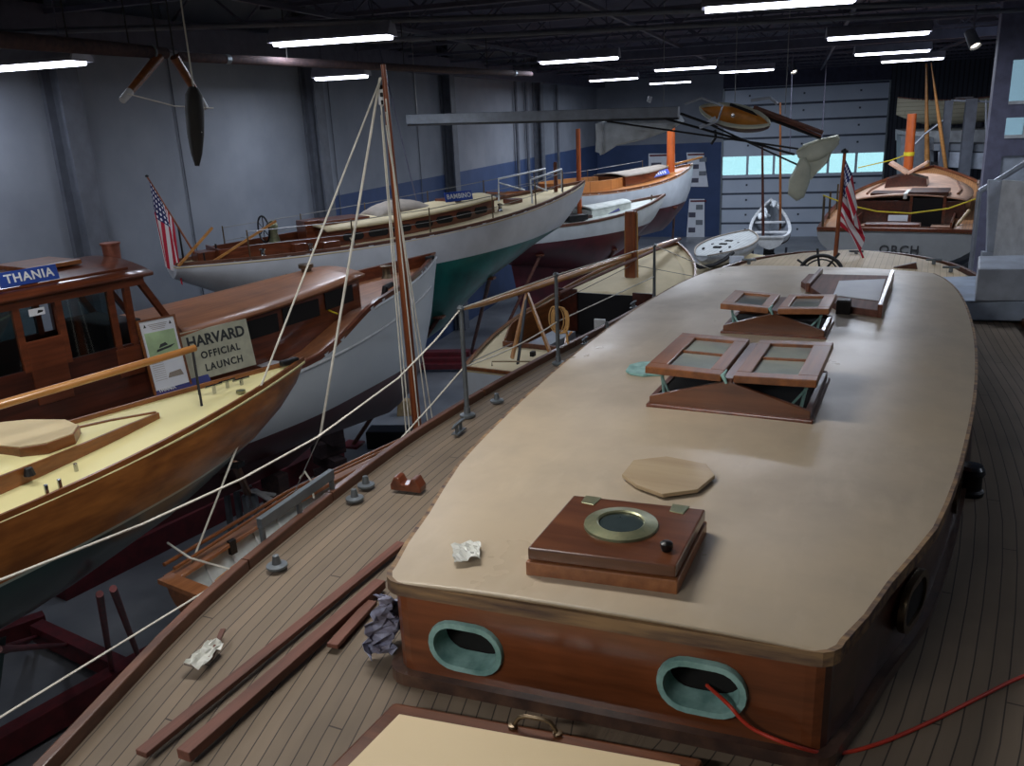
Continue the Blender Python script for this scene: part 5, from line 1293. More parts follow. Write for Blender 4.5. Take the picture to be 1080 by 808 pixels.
# open butterfly skylight, two leaves standing in a V
q = fR.pc(958, 180, 4.1); yc = q.y; zs2 = ztR(4.1)+.08
MB().prism([(-.42, 0), (.42, 0), (.38, .2), (0, .3), (-.38, .2)], 3.8, 4.45, T=lambda v: Vector((v.z, yc+v.x, zs2+v.y))).build('skylight', 'mahogany_dark', rR, bevel=.006)
sk_ = [c for c in rR.children if c.name.startswith('skylight')][0]
for sd in (1, -1):
    R = Matrix.Rotation(sd*math.radians(32), 3, 'X'); MB().box(Vector((4.12, yc, zs2+.30))+R @ Vector((0, sd*.22, .0)), (.66, .42, .05), R).build('sash', 'cabin_pink', sk_, bevel=.006)
MB().tube([(5.0, .28, 3.0), (5.0, .30, 4.71)], [.105, .095], 16).build('mast_stub', 'mast_orange', rr_, smooth=50)
MB().lathe([(.112, -.04), (.112, .04)], (5.0, .29, 3.86), 16).build('yellow_band', 'rope_yellow', rr_)
for (px_, pyy, sd) in ((859, 244, 1), (868, 246, 1)):
    pass
sts = [(.3, 1.28), (.9, 1.38), (1.9, 1.42), (3.4, 1.5)]
for (x, y) in sts:
    MB().tube([(x, y, Rb.z(x/Rb.L)-.03), (x, y, Rb.z(x/Rb.L)+.52)], .02, 8).build('stanchion', 'bronze', rr_)
MB().tube([(.5, -1.25, 2.8), (.5, -1.25, 3.4)], .02, 8).build('stanchion', 'bronze', rr_)
pts = [Vector((.9, 1.38, 3.38)), Vector((.8, .9, 3.13)), Vector((.7, .3, 2.98)), Vector((.6, -.2, 3.0)), Vector((.55, -.8, 3.15)), Vector((.5, -1.25, 3.36))]
a_, b_ = fR.pc(833, 205, .9), fR.pc(1037, 207, .5)
pts = [fR.pc(*p, .9-.07*i) for i, p in enumerate(((868, 206), (898, 217), (925, 223), (960, 225), (1000, 220), (1037, 207)))]
o = MB().tube(pts, .014, 6).build('barrier_rope', 'rope_yellow', None); o.location = fR.o; o.rotation_euler = (0, 0, fR.a); tag(o, 'yellow rope slung across the cockpit of the grey yacht at the right', 'rope')
pts = [fR.pc(*p, 5.0) for p in ((962, 162), (940, 169), (905, 177))]; pts[0] = Vector((5.0, .29, 3.86)); 
o = MB().tube(pts, .012, 6).build('barrier_rope', 'rope_yellow', None); o.location = fR.o; o.rotation_euler = (0, 0, fR.a); tag(o, 'yellow line led left from the orange mast stub of the grey yacht', 'rope')
q = fR.pc(948, 264, -.012); B4 = basis(Vector((-.02, q.y, q.z)), (0, -1, 0), (.35, 0, 1))
textmesh('ORCH', .21, 'iron', 'name_lettering', rr_, B4, depth=.012, bold=.004, spacing=1.15)
q = fR.pc(947, 230, 1.3); B4 = basis(q, (0, -1, 0), (.5, 0, 1)); board('notice', 'small white notice hanging in the cockpit of the grey yacht', 'sign', fR, B4, .34, .12, .01, 'paper', [])
MB().lathe([(.12, 0), (.04, .04), (.04, .2), (.06, .25), (0, .26)], (1.2, .0, 2.52), 12).build('pedestal', 'deck_white', rr_)
MB().lathe([(.08, 0), (.08, .5), (.10, .52), (.10, .64), (0, .66)], (3.2, -1.22, 2.8), 14).build('stove_pipe', 'chrome', rr_, smooth=50)
a, b = fR.pc(1003, 252, .8), fR.pc(1022, 222, 1.5); a.z = max(a.z, 2.72); MB().tube([a, b], .03, 8).build('tiller', 'pale_wood', rr_)
# ================================================================== craft hanging in mid-air from the roof
HY = 13.0
def h(x, y, dY=0): return py(x, y, HY+dY)
hc_ = h(760, 125); fh_ = Frame(hc_.x, HY, 0, 0)
t = thing('hydrofoil_sailboat', 'hanging experimental sailboat with orange cockpit, long grey beam, black struts and cream foils', 'boat', fh_)
L = lambda x, y, dY=0: fh_.loc(h(x, y, dY))
a, b = L(430, 126, .4), L(716, 118, 0)
mb = MB(); mb.bar(a, b, .12, .15, up=(0, 0, 1)); mb.build('beam', 'paint_grey', t, bevel=.01)
MB().bar(a-Vector((0, 0, .09)), b-Vector((0, 0, .09)), .06, .03).build('beam_keel', 'iron', t)
# cockpit hull: open canoe shell heeled towards the viewer
def shell(name, A_, B_, w, dp, tilt, mo, mi_, parent, blunt=.0, rimm='foil_white', ang=None):
    A_ = Vector(A_); B_ = Vector(B_); d = (B_-A_); Ls = d.length; d.normalize(); side = d.cross(Vector((0, 0, 1))).normalized()
    dn = -Vector((0, 0, 1)); R = Matrix.Rotation(tilt, 3, d); side = R @ side; dn = R @ dn
    def rows_(k, inn):
        rw = []
        for i in range(25):
            u = i/24; hb = w*max(.0, math.sin(PI*min(1, max(0, u*(1-blunt)+blunt*.5)))**.62) if not blunt else w*(math.sin(PI*u)**.5)
            dd = dp*(math.sin(PI*u)**.5 if 0 < u < 1 else .0)+.01; r = []
            for j in range(13):
                th = PI*j/12; r.append(A_+d*Ls*u+side*(-math.cos(th)*max(0, hb-inn))+dn*(math.sin(th)**.8*max(0, dd-inn)))
            rw.append(r)
        return rw
    o = MB(); o.grid(rows_(0, 0)); hl = o.build(name, mo, parent, smooth=60)
    i_ = MB(); i_.grid(rows_(0, .03)); i_.build('inside', mi_, parent, smooth=60)
    ro, ri = rows_(0, -.012), rows_(0, .035); rr = MB()
    for s_ in (0, -1):
        g = []
        for x, y in zip(ro, ri): g.append([x[s_]+dn*.015, x[s_]-dn*.015, y[s_]-dn*.015, y[s_]+dn*.015])
        q = MB(); q.grid(g, closed=True); q.build('rim', rimm, parent, smooth=40)
    return hl
shell('cockpit_hull', L(738, 113, .3), L(812, 131, -.3), .20, .20, math.radians(38), 'mahogany_dark', 'cockpit_orange', t)
MB().lathe([(.028, 0), (.028, .02), (0, .022)], L(773, 122, -.12), 12, R=Matrix.Rotation(PI/2, 3, 'X')).build('round_fitting', 'chrome', t)
MB().tube([L(722, 110), L(740, 103), L(762, 112, -.1), L(757, 128, -.15), L(738, 135, -.1)], .018, 8).build('bent_tube', 'metal_light', t, smooth=50)
MB().tube([L(792, 106), L(812, 103), L(820, 110)], .02, 8).build('bent_tube', 'metal_light', t, smooth=50)
for (p0, p1, r_, m_) in (((640, 128), (842, 157), .014, 'iron'), ((690, 122), (838, 163), .018, 'iron'), ((752, 133), (846, 176), .014, 'iron'), ((770, 110), (866, 146), .022, 'iron'), ((795, 113), (868, 140), .03, 'dusty_wood'), ((800, 118), (866, 144), .022, 'dusty_wood'), ((718, 120), (757, 134), .02, 'iron')):
    MB().tube([L(*p0), L(*p1, -.1)], r_, 6).build('strut', m_, t)
MB().bar(L(737, 135), L(755, 124), .04, .05).build('bracket', 'metal_light', t)
MB().tube([L(754, 137), L(755, 145), L(750, 152)], .02, 6).build('hook', 'iron', t)
def plate(pts, th, name, mat, dY=0, bulge=0):
    mb = MB(); P = [L(x, y, dY) for x, y in pts]; n = len(P); c = sum(P, Vector())/n
    vs = [p+Vector((0, -th*.15, 0)) for p in P]+[p+Vector((0, th*.15, 0)) for p in P]+[c+(p-c)*.8+Vector((0, -th/2-bulge, 0)) for p in P]+[c+(p-c)*.8+Vector((0, th/2, 0)) for p in P]
    fs = [(i, (i+1) % n, n+(i+1) % n, n+i) for i in range(n)]+[(i, (i+1) % n, 2*n+(i+1) % n, 2*n+i) for i in range(n)]+[(n+i, n+(i+1) % n, 3*n+(i+1) % n, 3*n+i) for i in range(n)]
    fs += [tuple(range(2*n, 3*n)), tuple(range(3*n, 4*n))]
    return mb.add(vs, fs).build(name, mat, t, smooth=60)
plate([(628, 160), (630, 130), (640, 127), (718, 121), (722, 128), (708, 137), (680, 147), (650, 154), (636, 163)], .10, 'sail_wing', 'sail_white', .3, .05)
plate([(628, 130), (636, 129), (637, 162), (633, 164), (629, 150)], .05, 'wing_tip', 'sail_white', .2)
shell('foil_float', L(840, 160, 0), L(886, 146, 0), .10, .22, math.radians(-30), 'foil_white', 'foil_white', t)
plate([(846, 153), (862, 147), (884, 142), (885, 152), (874, 163), (852, 168)], .12, 'foil_fin', 'foil_white', .05, .03)
plate([(851, 165), (878, 158), (874, 170), (862, 182), (855, 190), (850, 178)], .14, 'foil_blade', 'foil_white', .02, .04)
plate([(843, 168), (850, 166), (855, 176), (854, 192), (848, 208), (840, 212), (831, 205), (832, 190), (838, 178)], .07, 'foil_blade', 'foil_white', -.12, .02)
plate([(682, 107), (684, 101), (688, 102), (686, 109)], .05, 'end_block', 'metal_light', 0)
for x, y in ((440, 120), (700, 114), (775, 108), (828, 120)): q = L(x, y); MB().tube([q, Vector((q.x, q.y, HZ-.03))], .006, 5).build('suspension_wire', 'wire', t)
# ================================================================== spars hung under the roof at the left
def tapered(name, label, cat, p0, p1, r0, r1, mat, z=None, Y=None, X=None):
    A_ = pz(*p0, z[0]); B_ = pz(*p1, z[1]); f_ = Frame(A_.x, A_.y, A_.z); tt = thing(name, label, cat, f_)
    MB().tube([(0, 0, 0), (B_-A_)*.3, (B_-A_)*.7, B_-A_], [r0, (r0+r1)/2*1.15, (r0+r1)/2*1.1, r1], 12).build('shaft', mat, tt, smooth=60)
    for q in (.2, .5, .8): v = (B_-A_)*q; MB().tube([v, (v.x, v.y, 6.28-A_.z)], .007, 5).build('sling', 'rope_dark', tt)
    for q in (.08, .92): v = (B_-A_)*q; MB().tube([v-(B_-A_)*.004, v+(B_-A_)*.004], [r0*1.1, r0*1.1], 12).build('band', 'galvanised', tt)
    return tt
wood('old_spar', (78, 58, 56), (54, 42, 46), 0, .9, 0)
tapered('spar', 'long dull brown spar hung under the roof along the upper left wall', 'spar', (-60, 37), (175, 56), .06, .05, 'old_spar', (5.75, 5.72))
tapered('spar', 'reddish brown spar hung under the roof behind the top of the thin mast', 'spar', (190, 60), (560, 78), .045, .04, 'old_spar', (5.72, 5.72))
# crutch legs with white tips
for (p0, p1, lb) in (((168, 60), (129, 106), 'left one of two hanging orange brown legs with white tips near the roof'), ((184, 60), (217, 114), 'right one of two hanging orange brown legs with white tips near the roof')):
    A_ = pxx(*p0, -5.6); B_ = pxx(*p1, -5.6); tt = thing('boom_crutch', lb, 'crutch', Frame(*A_)); v = B_-A_
    MB().tube([(0, 0, 0), v*.8], [.045, .035], 10).build('leg', 'varnish_brown', tt, smooth=50); MB().tube([v*.8, v], [.036, .03], 10).build('tip', 'paint_white', tt, smooth=50)
    MB().tube([(0, 0, 0), (0, 0, 6.3-A_.z)], .008, 5).build('sling', 'rope_dark', tt)
A_ = pxx(204, 92, -5.3); B_ = pxx(208, 175, -5.3); tt = thing('fender', 'black furled bundle hanging from the roof above the left stern flag', 'fender', Frame(*A_)); v = B_-A_
MB().tube([(0, 0, 0), v*.1, v*.3, v*.6, v*.85, v], [.04, .075, .085, .075, .05, .02], 10).build('bundle', 'rope_dark', tt, smooth=50)
MB().tube([(0, 0, 0), (0, 0, 6.3-A_.z)], .008, 5).build('sling', 'rope_white', tt); MB().tube([v*.45, v*.6+Vector((.06, 0, 0)), v*.62+Vector((.07, 0, .03)), v*.5+Vector((.05, 0, 0))], .006, 5).build('knot', 'rope_white', tt)
A_ = pxx(135, 99, -5.55); B_ = pxx(225, 114, -5.55); o = MB().tube([A_, A_.lerp(B_, .5)-Vector((0, 0, .04)), B_], .006, 5).build('line', 'rope_white', None); tag(o, 'thin white line tied between the two hanging white tipped legs', 'rope')
for (x, y0_, lb) in ((195, 30, 'left of the mast'),):
    pass
# ================================================================== posters on the blue back wall
for (pts, lb, nl) in ((((684, 162), (712, 162), (712, 190), (684, 190)), 'white information panel on the blue back wall, leftmost, above the orange deck', 3),
                      (((724, 161), (742, 161), (747, 197), (727, 197)), 'white information panel on the blue back wall right of the orange mast stub', 4),
                      (((727, 210), (743, 210), (743, 250), (724, 250)), 'white information panel with dark pictures, lowest on the blue back wall', 4)):
    P = [py(x, y, BY-.06) for x, y in pts]; o0 = P[3]; tt = thing('poster', lb, 'poster', Frame(o0.x, BY-.06, o0.z)); P = [p-o0 for p in P]
    MB().prism([(p.x, p.z) for p in P], 0, .04, T=lambda v: Vector((v.x, v.z, v.y))).build('panel', 'paper', tt)
    w = P[2].x-P[3].x; hh = P[0].z
    MB().prism([(.05, hh-.12), (w-.05, hh-.12), (w-.05, hh-.05), (.05, hh-.05)], -.006, 0, T=lambda v: Vector((v.x+P[0].x, v.z, v.y))).build('title_strip', 'red_steel', tt)
    for k in range(nl):
        z0 = hh*(.12+.2*k); x0_ = w*.5 if k % 2 else w*.1
        MB().prism([(x0_, z0), (x0_+w*.38, z0), (x0_+w*.38, z0+hh*.13), (x0_, z0+hh*.13)], -.006, 0, T=lambda v: Vector((v.x, v.z, v.y))).build('photograph', 'paint_grey' if k % 2 else 'steel_dark', tt)
# ================================================================== decked sailing canoe and rowing skiff in the background
A_, B_ = pz(740, 268, 2.05), pz(790, 240, 2.15)
Jb = Boat('sailing_canoe', 'pale decked sailing canoe with slots in the deck, on a tan covered stand', 'boat',
          (A_.x, A_.y, B_.x, B_.y, 2.02, 2.02, 2.1, .60), ws=.25, tp=.5, p=2.4, e=2.2, f=.7, keel=[(0, 1.9), (.6, 1.65), (2.2, 1.55), (3.4, 1.7), (6, 2.05)])
planks('canoe_deck', (176, 180, 178), (156, 160, 160), (110, 112, 112), .09, ax=1, along=0, plen=9, seamw=.1)
Jb.hull('paint_white'); Jb.deck('canoe_deck', camber=.05); Jb.rail('canvas_grey', .03, .03)
rj = Jb.root
for x in (.30, .42, .54): MB().box((Jb.L*x, 0, Jb.z(x)+.025), (.14, .16, .04)).build('deck_slot', 'inside_shade', rj)
for k in range(8): MB().box((Jb.L*(.15+.09*k), (.25 if k % 2 else -.25), Jb.z(.3)+.02), (.1, .03, .04)).build('deck_chock', 'iron', rj)
pts = [Vector((Jb.L*t, -(Jb.hb(t)+.0), Jb.z(t)-.14)) for t in (.12, .05, 0.0)]+[Vector((-.05, 0, 1.88))]+[Vector((Jb.L*t, (Jb.hb(t)+.0), Jb.z(t)-.14)) for t in (.0, .05, .15)]
MB().tube([(-.06, Jb.hb(0)+.02, 1.84), (-.1, 0, 1.78), (.1, -Jb.hb(.02)-.05, 1.80), (.5, -Jb.hb(.1)-.06, 1.86), (.8, -Jb.hb(.2)-.03, 1.98)], .045, 8).build('fender_tube', 'rubber', rj, smooth=60)
fj = Jb.fr; st = thing('display_stand', 'large tan canvas covered stand under the pale sailing canoe', 'stand', fj)
mb = MB(); mb.prism([(.3, -.62), (Jb.L-.5, -.6), (Jb.L-.2, 0), (Jb.L-.5, .6), (.3, .62), (-.1, 0)], 0, 1.56); mb.build('cover', 'deck_canvas', st, bevel=.05)
MB().bar((Jb.L/2, -.35, 1.56), (Jb.L/2, .35, 1.56), .4, .1).build('pad', 'rubber', st)
q = pz(777, 281, 1.2)
q = fj.pl(777, 276, -.75); f_ = Frame(*fj.w((q.x, q.y, 0)), 0); tt = thing('notice', 'small white notice on a post in front of the tan covered stand', 'sign', f_)
MB().box((0, 0, q.z), (.30, .02, .24)).build('card', 'paper', tt); MB().tube([(0, .02, 0), (0, .02, q.z)], .015, 6).build('post', 'iron', tt)
Kb = Boat('skiff', 'white open rowing skiff with two thin masts on a trailer before the overhead door', 'boat',
          (-.62, 22.8, -.78, 28.0, 1.8, 1.78, 2.25, .55), ws=.62, tp=.4, p=2.4, e=2.2, f=.75, keel=[(0, 1.5), (2, 1.25), (4.3, 1.35), (5.0, 1.7), (5.2, 2.25)])
rk = Kb.root; Kb.hull('paint_white')
mb = MB(); rows = []
for tq in Kb.ts[1:-1]:
    hh = Kb.hb(tq)-.03; zk = Kb.zk(tq)+.04; z2 = Kb.z(tq)-.01
    rows.append([Vector((Kb.L*tq, max(0, hh)*(1-(1-abs(j)/8)**2.2)**.75*(-1 if j < 0 else 1), z2-(z2-zk)*(1-abs(j)/8))) for j in range(-8, 9)])
mb.grid(rows); mb.build('inner_skin', 'paint_grey', rk, smooth=40)
Kb.rail('paint_white', .07, .05, dz=.02, out=.015, transom=True); Kb.line('cockpit_dark', 'sheer_strake', lambda t: Kb.z(t)-.14, h=.05, t0=0, t1=.96)
for x in (.18, .42, .66): MB().box((Kb.L*x, 0, Kb.z(x)-.1), (.28, 2*Kb.hb(x)-.1, .03)).build('thwart', 'paint_white', rk)
for (p0, p1, x_) in (((804, 152), (806, 232), .9), ((823, 108), (824, 222), 3.6)):
    q0, q1 = Kb.fr.pc(*p0, x_), Kb.fr.pc(*p1, x_); MB().tube([(q1.x, q1.y, 1.5), q0], [.04, .028], 10).build('mast', 'mahogany_dark' if x_ < 2 else 'varnish_brown', rk, smooth=50)
mb = MB()
for k in range(5):
    u = k/4; q = Kb.fr.pc(802+18*u+random.uniform(-2, 2), 232-16*u+random.uniform(-2, 2), 1.2+2*u)
    mb.tube([q, q+Vector((.25, random.uniform(-.12, .12), .05)), q+Vector((.5, random.uniform(-.1, .1), -.02))], [.02, .09, .02], 8)
o = mb.build('furled_sail', 'sail_white', rk, smooth=60)
fk = Kb.fr; tr_ = thing('boat_trailer', 'grey metal boat trailer with black wheels under the white skiff', 'trailer', fk)
for sd in (1, -1):
    MB().bar((-.2, sd*.45, .62), (4.6, sd*.3, .62), .08, .1).build('side_rail', 'trailer_steel', tr_)
    MB().lathe([(0, -.1), (.2, -.1), (.3, -.08), (.31, 0), (.3, .08), (.2, .1), (0, .1)], (1.2, sd*.75, .31), 20, R=Matrix.Rotation(PI/2, 3, 'X')).build('wheel', 'rubber', tr_, smooth=40)
    MB().bar((.8, sd*.78, .7), (1.6, sd*.78, .7), .24, .03).build('mudguard', 'trailer_steel', tr_)
    MB().bar((.4, sd*.4, .62), (.4, sd*.42, 1.5), .06, .05).build('bunk_post', 'trailer_steel', tr_); MB().box((-.25, sd*.6, .7), (.06, .2, .1)).build('tail_light', 'cord_red', tr_)
for x in (-.2, 1.2, 3.0): MB().bar((x, -.75 if x == 1.2 else -.45, .6), (x, .75 if x == 1.2 else .45, .6), .08, .08).build('cross_member', 'trailer_steel', tr_)
for x in (1.0, 3.4): MB().box((x, 0, .95), (.1, .3, .62)).build('keel_roller', 'rubber', tr_)
MB().bar((4.6, 0, .6), (5.6, 0, .5), .08, .08).build('drawbar', 'trailer_steel', tr_)
# ================================================================== steel cradles and props
def cradle(label, fr, beams, posts):
    tt = thing('boat_cradle', label, 'cradle', fr)
    for (a, b, w, hgt) in beams: MB().bar(fr.loc(a), fr.loc(b), w, hgt).build('beam', 'red_steel', tt, bevel=.005)
    for (a, b) in posts: MB().tube([fr.loc(a), fr.loc(b)], .022, 8).build('post', 'red_steel', tt, smooth=50)
    return tt
zf = .16
g = lambda x, y, z=zf: pz(x, y, z)
cradle('long dark red steel cradle beam lying on the floor under the launch', Frame(*g(255, 520, 0)), [(g(60, 618), g(356, 474), .28, .32)], [(g(250, 525), g(250, 525)+Vector((-.3, 0, 1.35))), (g(120, 590), g(120, 590)+Vector((-.3, .1, 1.6)))])
bb = Bb.fr
pA, pB, pC, pD = g(-60, 705), g(50, 668), g(155, 730), g(-30, 830)
cradle('dark red steel cradle frame with thin posts under the varnished sloop at lower left', Frame(*g(60, 700, 0)),
       [(g(-80, 700), g(48, 655), .14, .2), (g(40, 665), g(140, 712), .14, .2), (g(-60, 822), g(170, 690), .16, .24)],
       [(g(148, 698), g(100, 700)*0+fbq.w((3.9, -.30, 2.52))), (g(118, 708), fbq.w((3.85, -.22, 2.48))), (g(70, 680), fbq.w((3.3, -.2, 2.4))), (g(38, 672), fbq.w((3.0, .1, 2.3))), (g(30, 676), fbq.w((2.7, -.1, 2.3)))])
def prop(px0, py0, top, label, mat='dusty_wood'):
    b_ = pz(px0, py0, 0); f_ = Frame(b_.x, b_.y, 0); tt = thing('boat_stand', label, 'boat stand', f_)
    MB().tube([(0, 0, 0), Vector(top)-b_], .035, 8).build('pole', mat, tt, smooth=50)
    d = (Vector(top)-b_); MB().box(d, (.16, .16, .04)).build('pad', 'mahogany', tt, bevel=.01)
    MB().box((0, 0, .02), (.3, .3, .04)).build('foot', 'red_steel', tt)
def under(B_, x, y): t_ = x/B_.L; zt_, zk = B_.z(t_), B_.zk(t_); q = min(.999, abs(y)/max(.01, B_.hb(t_))); s_ = (1-q**(1/B_.f))**(1/B_.e); return B_.fr.w((x, y, zt_-(zt_-zk)*s_-.02))
prop(372, 470, under(D, 3.5, -.6), 'reddish prop standing against the green bottom behind the bow of the launch')
prop(497, 372, under(D, 4.6, -.45), 'prop leaning up to the green bottom beside the first deck stanchion')
prop(520, 375, under(Fb, 1.6, -.6), 'prop under the red bottom of the small white sloop, left one')
prop(612, 335, under(Fb, 3.6, -.55), 'prop under the red bottom of the small white sloop, right one')
prop(708, 275, under(Eb, 5.6, -.6), 'prop under the red bottom of the farthest white sloop')
def blocks(B_, x, z, label, w=.35):
    f_ = Frame(*B_.fr.w((x, 0, 0)), B_.fr.a); tt = thing('keel_blocks', label, 'timber blocks', f_); n_ = max(1, int(z/.2)); hh = z/n_
    w = .12 if z > 1 else w
    for k in range(n_): MB().box((0, 0, hh*(k+.5)), ((.2, w*2) if k % 2 else (w*1.2, .3))+(hh-.004,)).build('timber', 'old_spar', tt, bevel=.006)
for B_, x, z, lb in ((D, 1.8, .9, 'stack of timbers under the green keel along the left wall'), (Cb, 3.4, 1.42, 'stack of timbers under the forward keel of the launch'), (Bb, 2.0, .45, 'timbers under the keel of the varnished sloop'),
                     (Gb, 2.6, .6, 'timbers under the keel of the cream catboat'), (Eb, 3, .2, 'timbers under the farthest white sloop'), (Fb, 2.4, .2, 'timbers under the small white sloop with pale deck'), (Rb, 4, .2, 'timbers under the grey yacht at the right'), (A, 7, .15, 'timbers under the keel of the big foreground yacht'), (Hb, 1.6, 1.98, 'tall stack of timbers under the varnished dinghy')):
    blocks(B_, x, z, lb)
# little trestle by the launch: crossed white battens, a grey stand and a leaning prop
q = pz(252, 552, 0); f_ = Frame(q.x, q.y, 0); tt = thing('trestle', 'grey stand with crossed white battens on top on the floor beside the launch', 'trestle', f_)
zt3 = 1.3; w3 = lambda x, y: f_.loc(pz(x, y, zt3))
mb = MB(); mb.bar(w3(217, 511), w3(290, 522), .04, .02); mb.build('batten', 'paint_white', tt); MB().bar(w3(236, 521), w3(265, 512), .04, .02).build('batten', 'paint_white', tt); MB().bar(w3(268, 517), w3(290, 530), .06, .02).build('batten', 'paint_white', tt)
c3 = w3(253, 518)
for dx in (-.14, .14):
    for dy in (-.1, .1): MB().bar((c3.x+dx, c3.y+dy, 0), (c3.x+dx*.8, c3.y+dy*.8, zt3), .05, .05, up=(1, 0, 0)).build('leg', 'paint_grey', tt)
MB().box((c3.x, c3.y, .4), (.3, .22, .05)).build('shelf', 'paint_grey', tt)
q0 = pz(277, 556, .0); q1 = under(Cb, 3.6, -.55); q1 = pz(248, 490, 2.05); f_ = Frame(q0.x, q0.y, 0); tt = thing('prop', 'brown wooden prop leaning on the crossed white battens near the dinghy', 'prop', f_)
MB().tube([(0, 0, 0), q1-q0], .04, 10).build('pole', 'varnish_brown', tt, smooth=50); MB().box(q1-q0, (.14, .1, .04)).build('pad', 'iron', tt)
q = pz(427, 437, 0); f_ = Frame(q.x, q.y, 0, .3); tt = thing('box', 'small tan wooden block on the floor beyond the bow of the launch', 'box', f_); MB().box((0, 0, .14), (.26, .22, .28), taper=.75).build('block', 'pale_wood', tt, bevel=.01)
q = pz(412, 470, .0); f_ = Frame(q.x, q.y, 0, .2); tt = thing('box', 'black box on the floor at the foot of the thin mast', 'box', f_); MB().box((0, 0, .15), (.7, .35, .3)).build('body', 'iron', tt, bevel=.02)
q = pz(460, 378, .25); f_ = Frame(q.x, q.y, 0, .2); tt = thing('timber_pile', 'low pile of dark red timber beneath the green bottomed yacht', 'timber', f_)
for k in range(3): MB().box((random.uniform(-.1, .1), .12*k-.1, .12+.1*k), (1.4, .22, .12)).build('timber', 'red_steel', tt, bevel=.01)
# ================================================================== gallery, stairs and boxes on the right
plain('pillar_purple', (112, 112, 134), .6)
plain('gangway_blue', (168, 182, 200), .5)
GY = 27.0
def slab(name, pts, Y, dep, mat, parent, fr, mi=None):
    P = [fr.loc(py(x, y, Y)) for x, y in pts]
    return MB().prism([(p.x, p.z) for p in P], P[0].y, P[0].y+dep, T=lambda v: Vector((v.x, v.z, v.y))).build(name, mat, parent, bevel=.01)
f_ = Frame(*py(1000, 250, GY)); f_.o.z = 0
gt = thing('gallery', 'grey raised viewing gallery with posts and rails at the right behind the grey yacht', 'gallery', f_)
slab('deck_edge', [(955, 139), (1068, 136), (1068, 150), (955, 152)], GY+1, 3.0, 'paint_white', gt, f_)
slab('under_panel', [(990, 160), (1060, 162), (1060, 180), (990, 176)], GY-.4, .1, 'gallery_grey', gt, f_)
slab('lower_deck', [(985, 152), (1070, 152), (1070, 161), (985, 159)], GY-.4, 2.5, 'paint_grey', gt, f_)
for (x, y0_, y1_, w) in ((1001, 106, 250, 8), (1025, 104, 250, 11), (1062, 110, 250, 8)):
    a, b = f_.loc(py(x, y0_, GY-.5)), f_.loc(py(x, y1_, GY-.5)); MB().bar(a, (a.x, a.y, 0), w*.024, w*.024, up=(1, 0, 0)).build('post', 'column_grey', gt)
for (p0, p1) in (((1003, 106), (1070, 108)), ((973, 143), (1003, 121)), ((1040, 105), (1040, 140)), ((960, 157), (974, 143))):
    a, b = f_.loc(py(*p0, GY-.5)), f_.loc(py(*p1, GY-.5)); MB().tube([a, b], .03, 8).build('rail', 'metal_light', gt, smooth=50)
for (p0, p1) in (((1033, 202), (1085, 170)),):
    a, b = f_.loc(py(*p0, 12)), f_.loc(py(*p1, 12)); MB().tube([a, b], .035, 8).build('stair_rail', 'metal_light', gt, smooth=50); MB().tube([a, (a.x, a.y, 0)], .03, 8).build('stair_post', 'metal_light', gt)
# lapped boat on the gallery
a, b = py(945, 139, GY+2.4), py(1045, 136, GY+2.0)
Sb = Boat('lapstrake_boat', 'small cream lapped boat standing on the raised gallery at the far right', 'boat', (b.x+.5, GY+2.6, a.x, GY+2.8, a.z+.95, a.z+.85, a.z+1.0, .5), ws=.6, e=3, f=.8, keel=[(0, a.z+.2), (2, a.z+.12), (2.6, a.z+.3), (4, a.z+.95)])
Sb.hull('siding'); Sb.rail('dusty_wood', .04, .04); Sb.deck('deck_canvas', drop=.1, ins=.03)
MB().box((Sb.L*.4, 0, Sb.z(.4)+.02), (.5, .5, .12)).build('deck_box', 'mahogany_dark', Sb.root, bevel=.01)
fs_ = Frame(*Sb.fr.w((Sb.L*.45, 0, 0)), Sb.fr.a); tt = thing('boat_chocks', 'low dark chocks under the lapped boat on the gallery', 'chocks', fs_)
for x in (-.6, .6): MB().box((x, 0, a.z+.09), (.12, .7, .2)).build('chock', 'iron', tt)
# purple grey pillar with a window
PY_ = 16.0; f_ = Frame(*py(1060, 100, PY_)); f_.o.z = 0; X0_, X1_ = py(1047, 100, PY_).x, 9.0
pw = thing('window_1', 'purple grey partition with a bright window at the right edge', 'window', f_); pw['kind'] = 'structure'
P0, P1, P2, P3 = [f_.loc(py(x, y, PY_)) for x, y in ((1069, 63), (1100, 63), (1100, 108), (1069, 108))]
xl = X0_-f_.o.x; xr = X1_-f_.o.x
mb = MB(); mb.box(((xl+P0.x)/2, .1, 3.45), (P0.x-xl, .2, 6.9)); mb.box(((P0.x+xr)/2, .1, (P0.z+6.9)/2), (xr-P0.x, .2, 6.9-P0.z)); zlow = f_.loc(py(1075, 108, PY_)).z
z2a, z2b = f_.loc(py(1072, 124, PY_)).z, f_.loc(py(1072, 144, PY_)).z
mb.box(((P0.x+xr)/2, .1, (zlow+z2a)/2), (xr-P0.x, .2, zlow-z2a)); mb.box(((P0.x+xr)/2, .1, z2b-.15), (xr-P0.x, .2, .3)); mb.build('partition', 'pillar_purple', pw); MB().box(((P0.x+xr)/2, .12, (z2b-.3)/2), (xr-P0.x, .16, z2b-.3)).build('lower_wall', 'gallery_grey', pw)
for (za, zb3) in ((P0.z, zlow), (z2a, z2b)):
    MB().box(((P0.x+xr)/2, .1, (za+zb3)/2), (xr-P0.x, .02, za-zb3)).build('pane', 'glass_clear', pw)
    MB().box(((P0.x+xr)/2, .05, zb3), (xr-P0.x, .14, .05)).build('frame', 'paint_white', pw)
for k in range(4): MB().box((P0.x+.3+.5*k, .1, (z2a+z2b)/2), (.04, .06, z2a-z2b)).build('mullion', 'paint_white', pw)
emit('window_glow', (205, 222, 245), 1.1)  # added glowing surface, makes the panes of the right window look bright
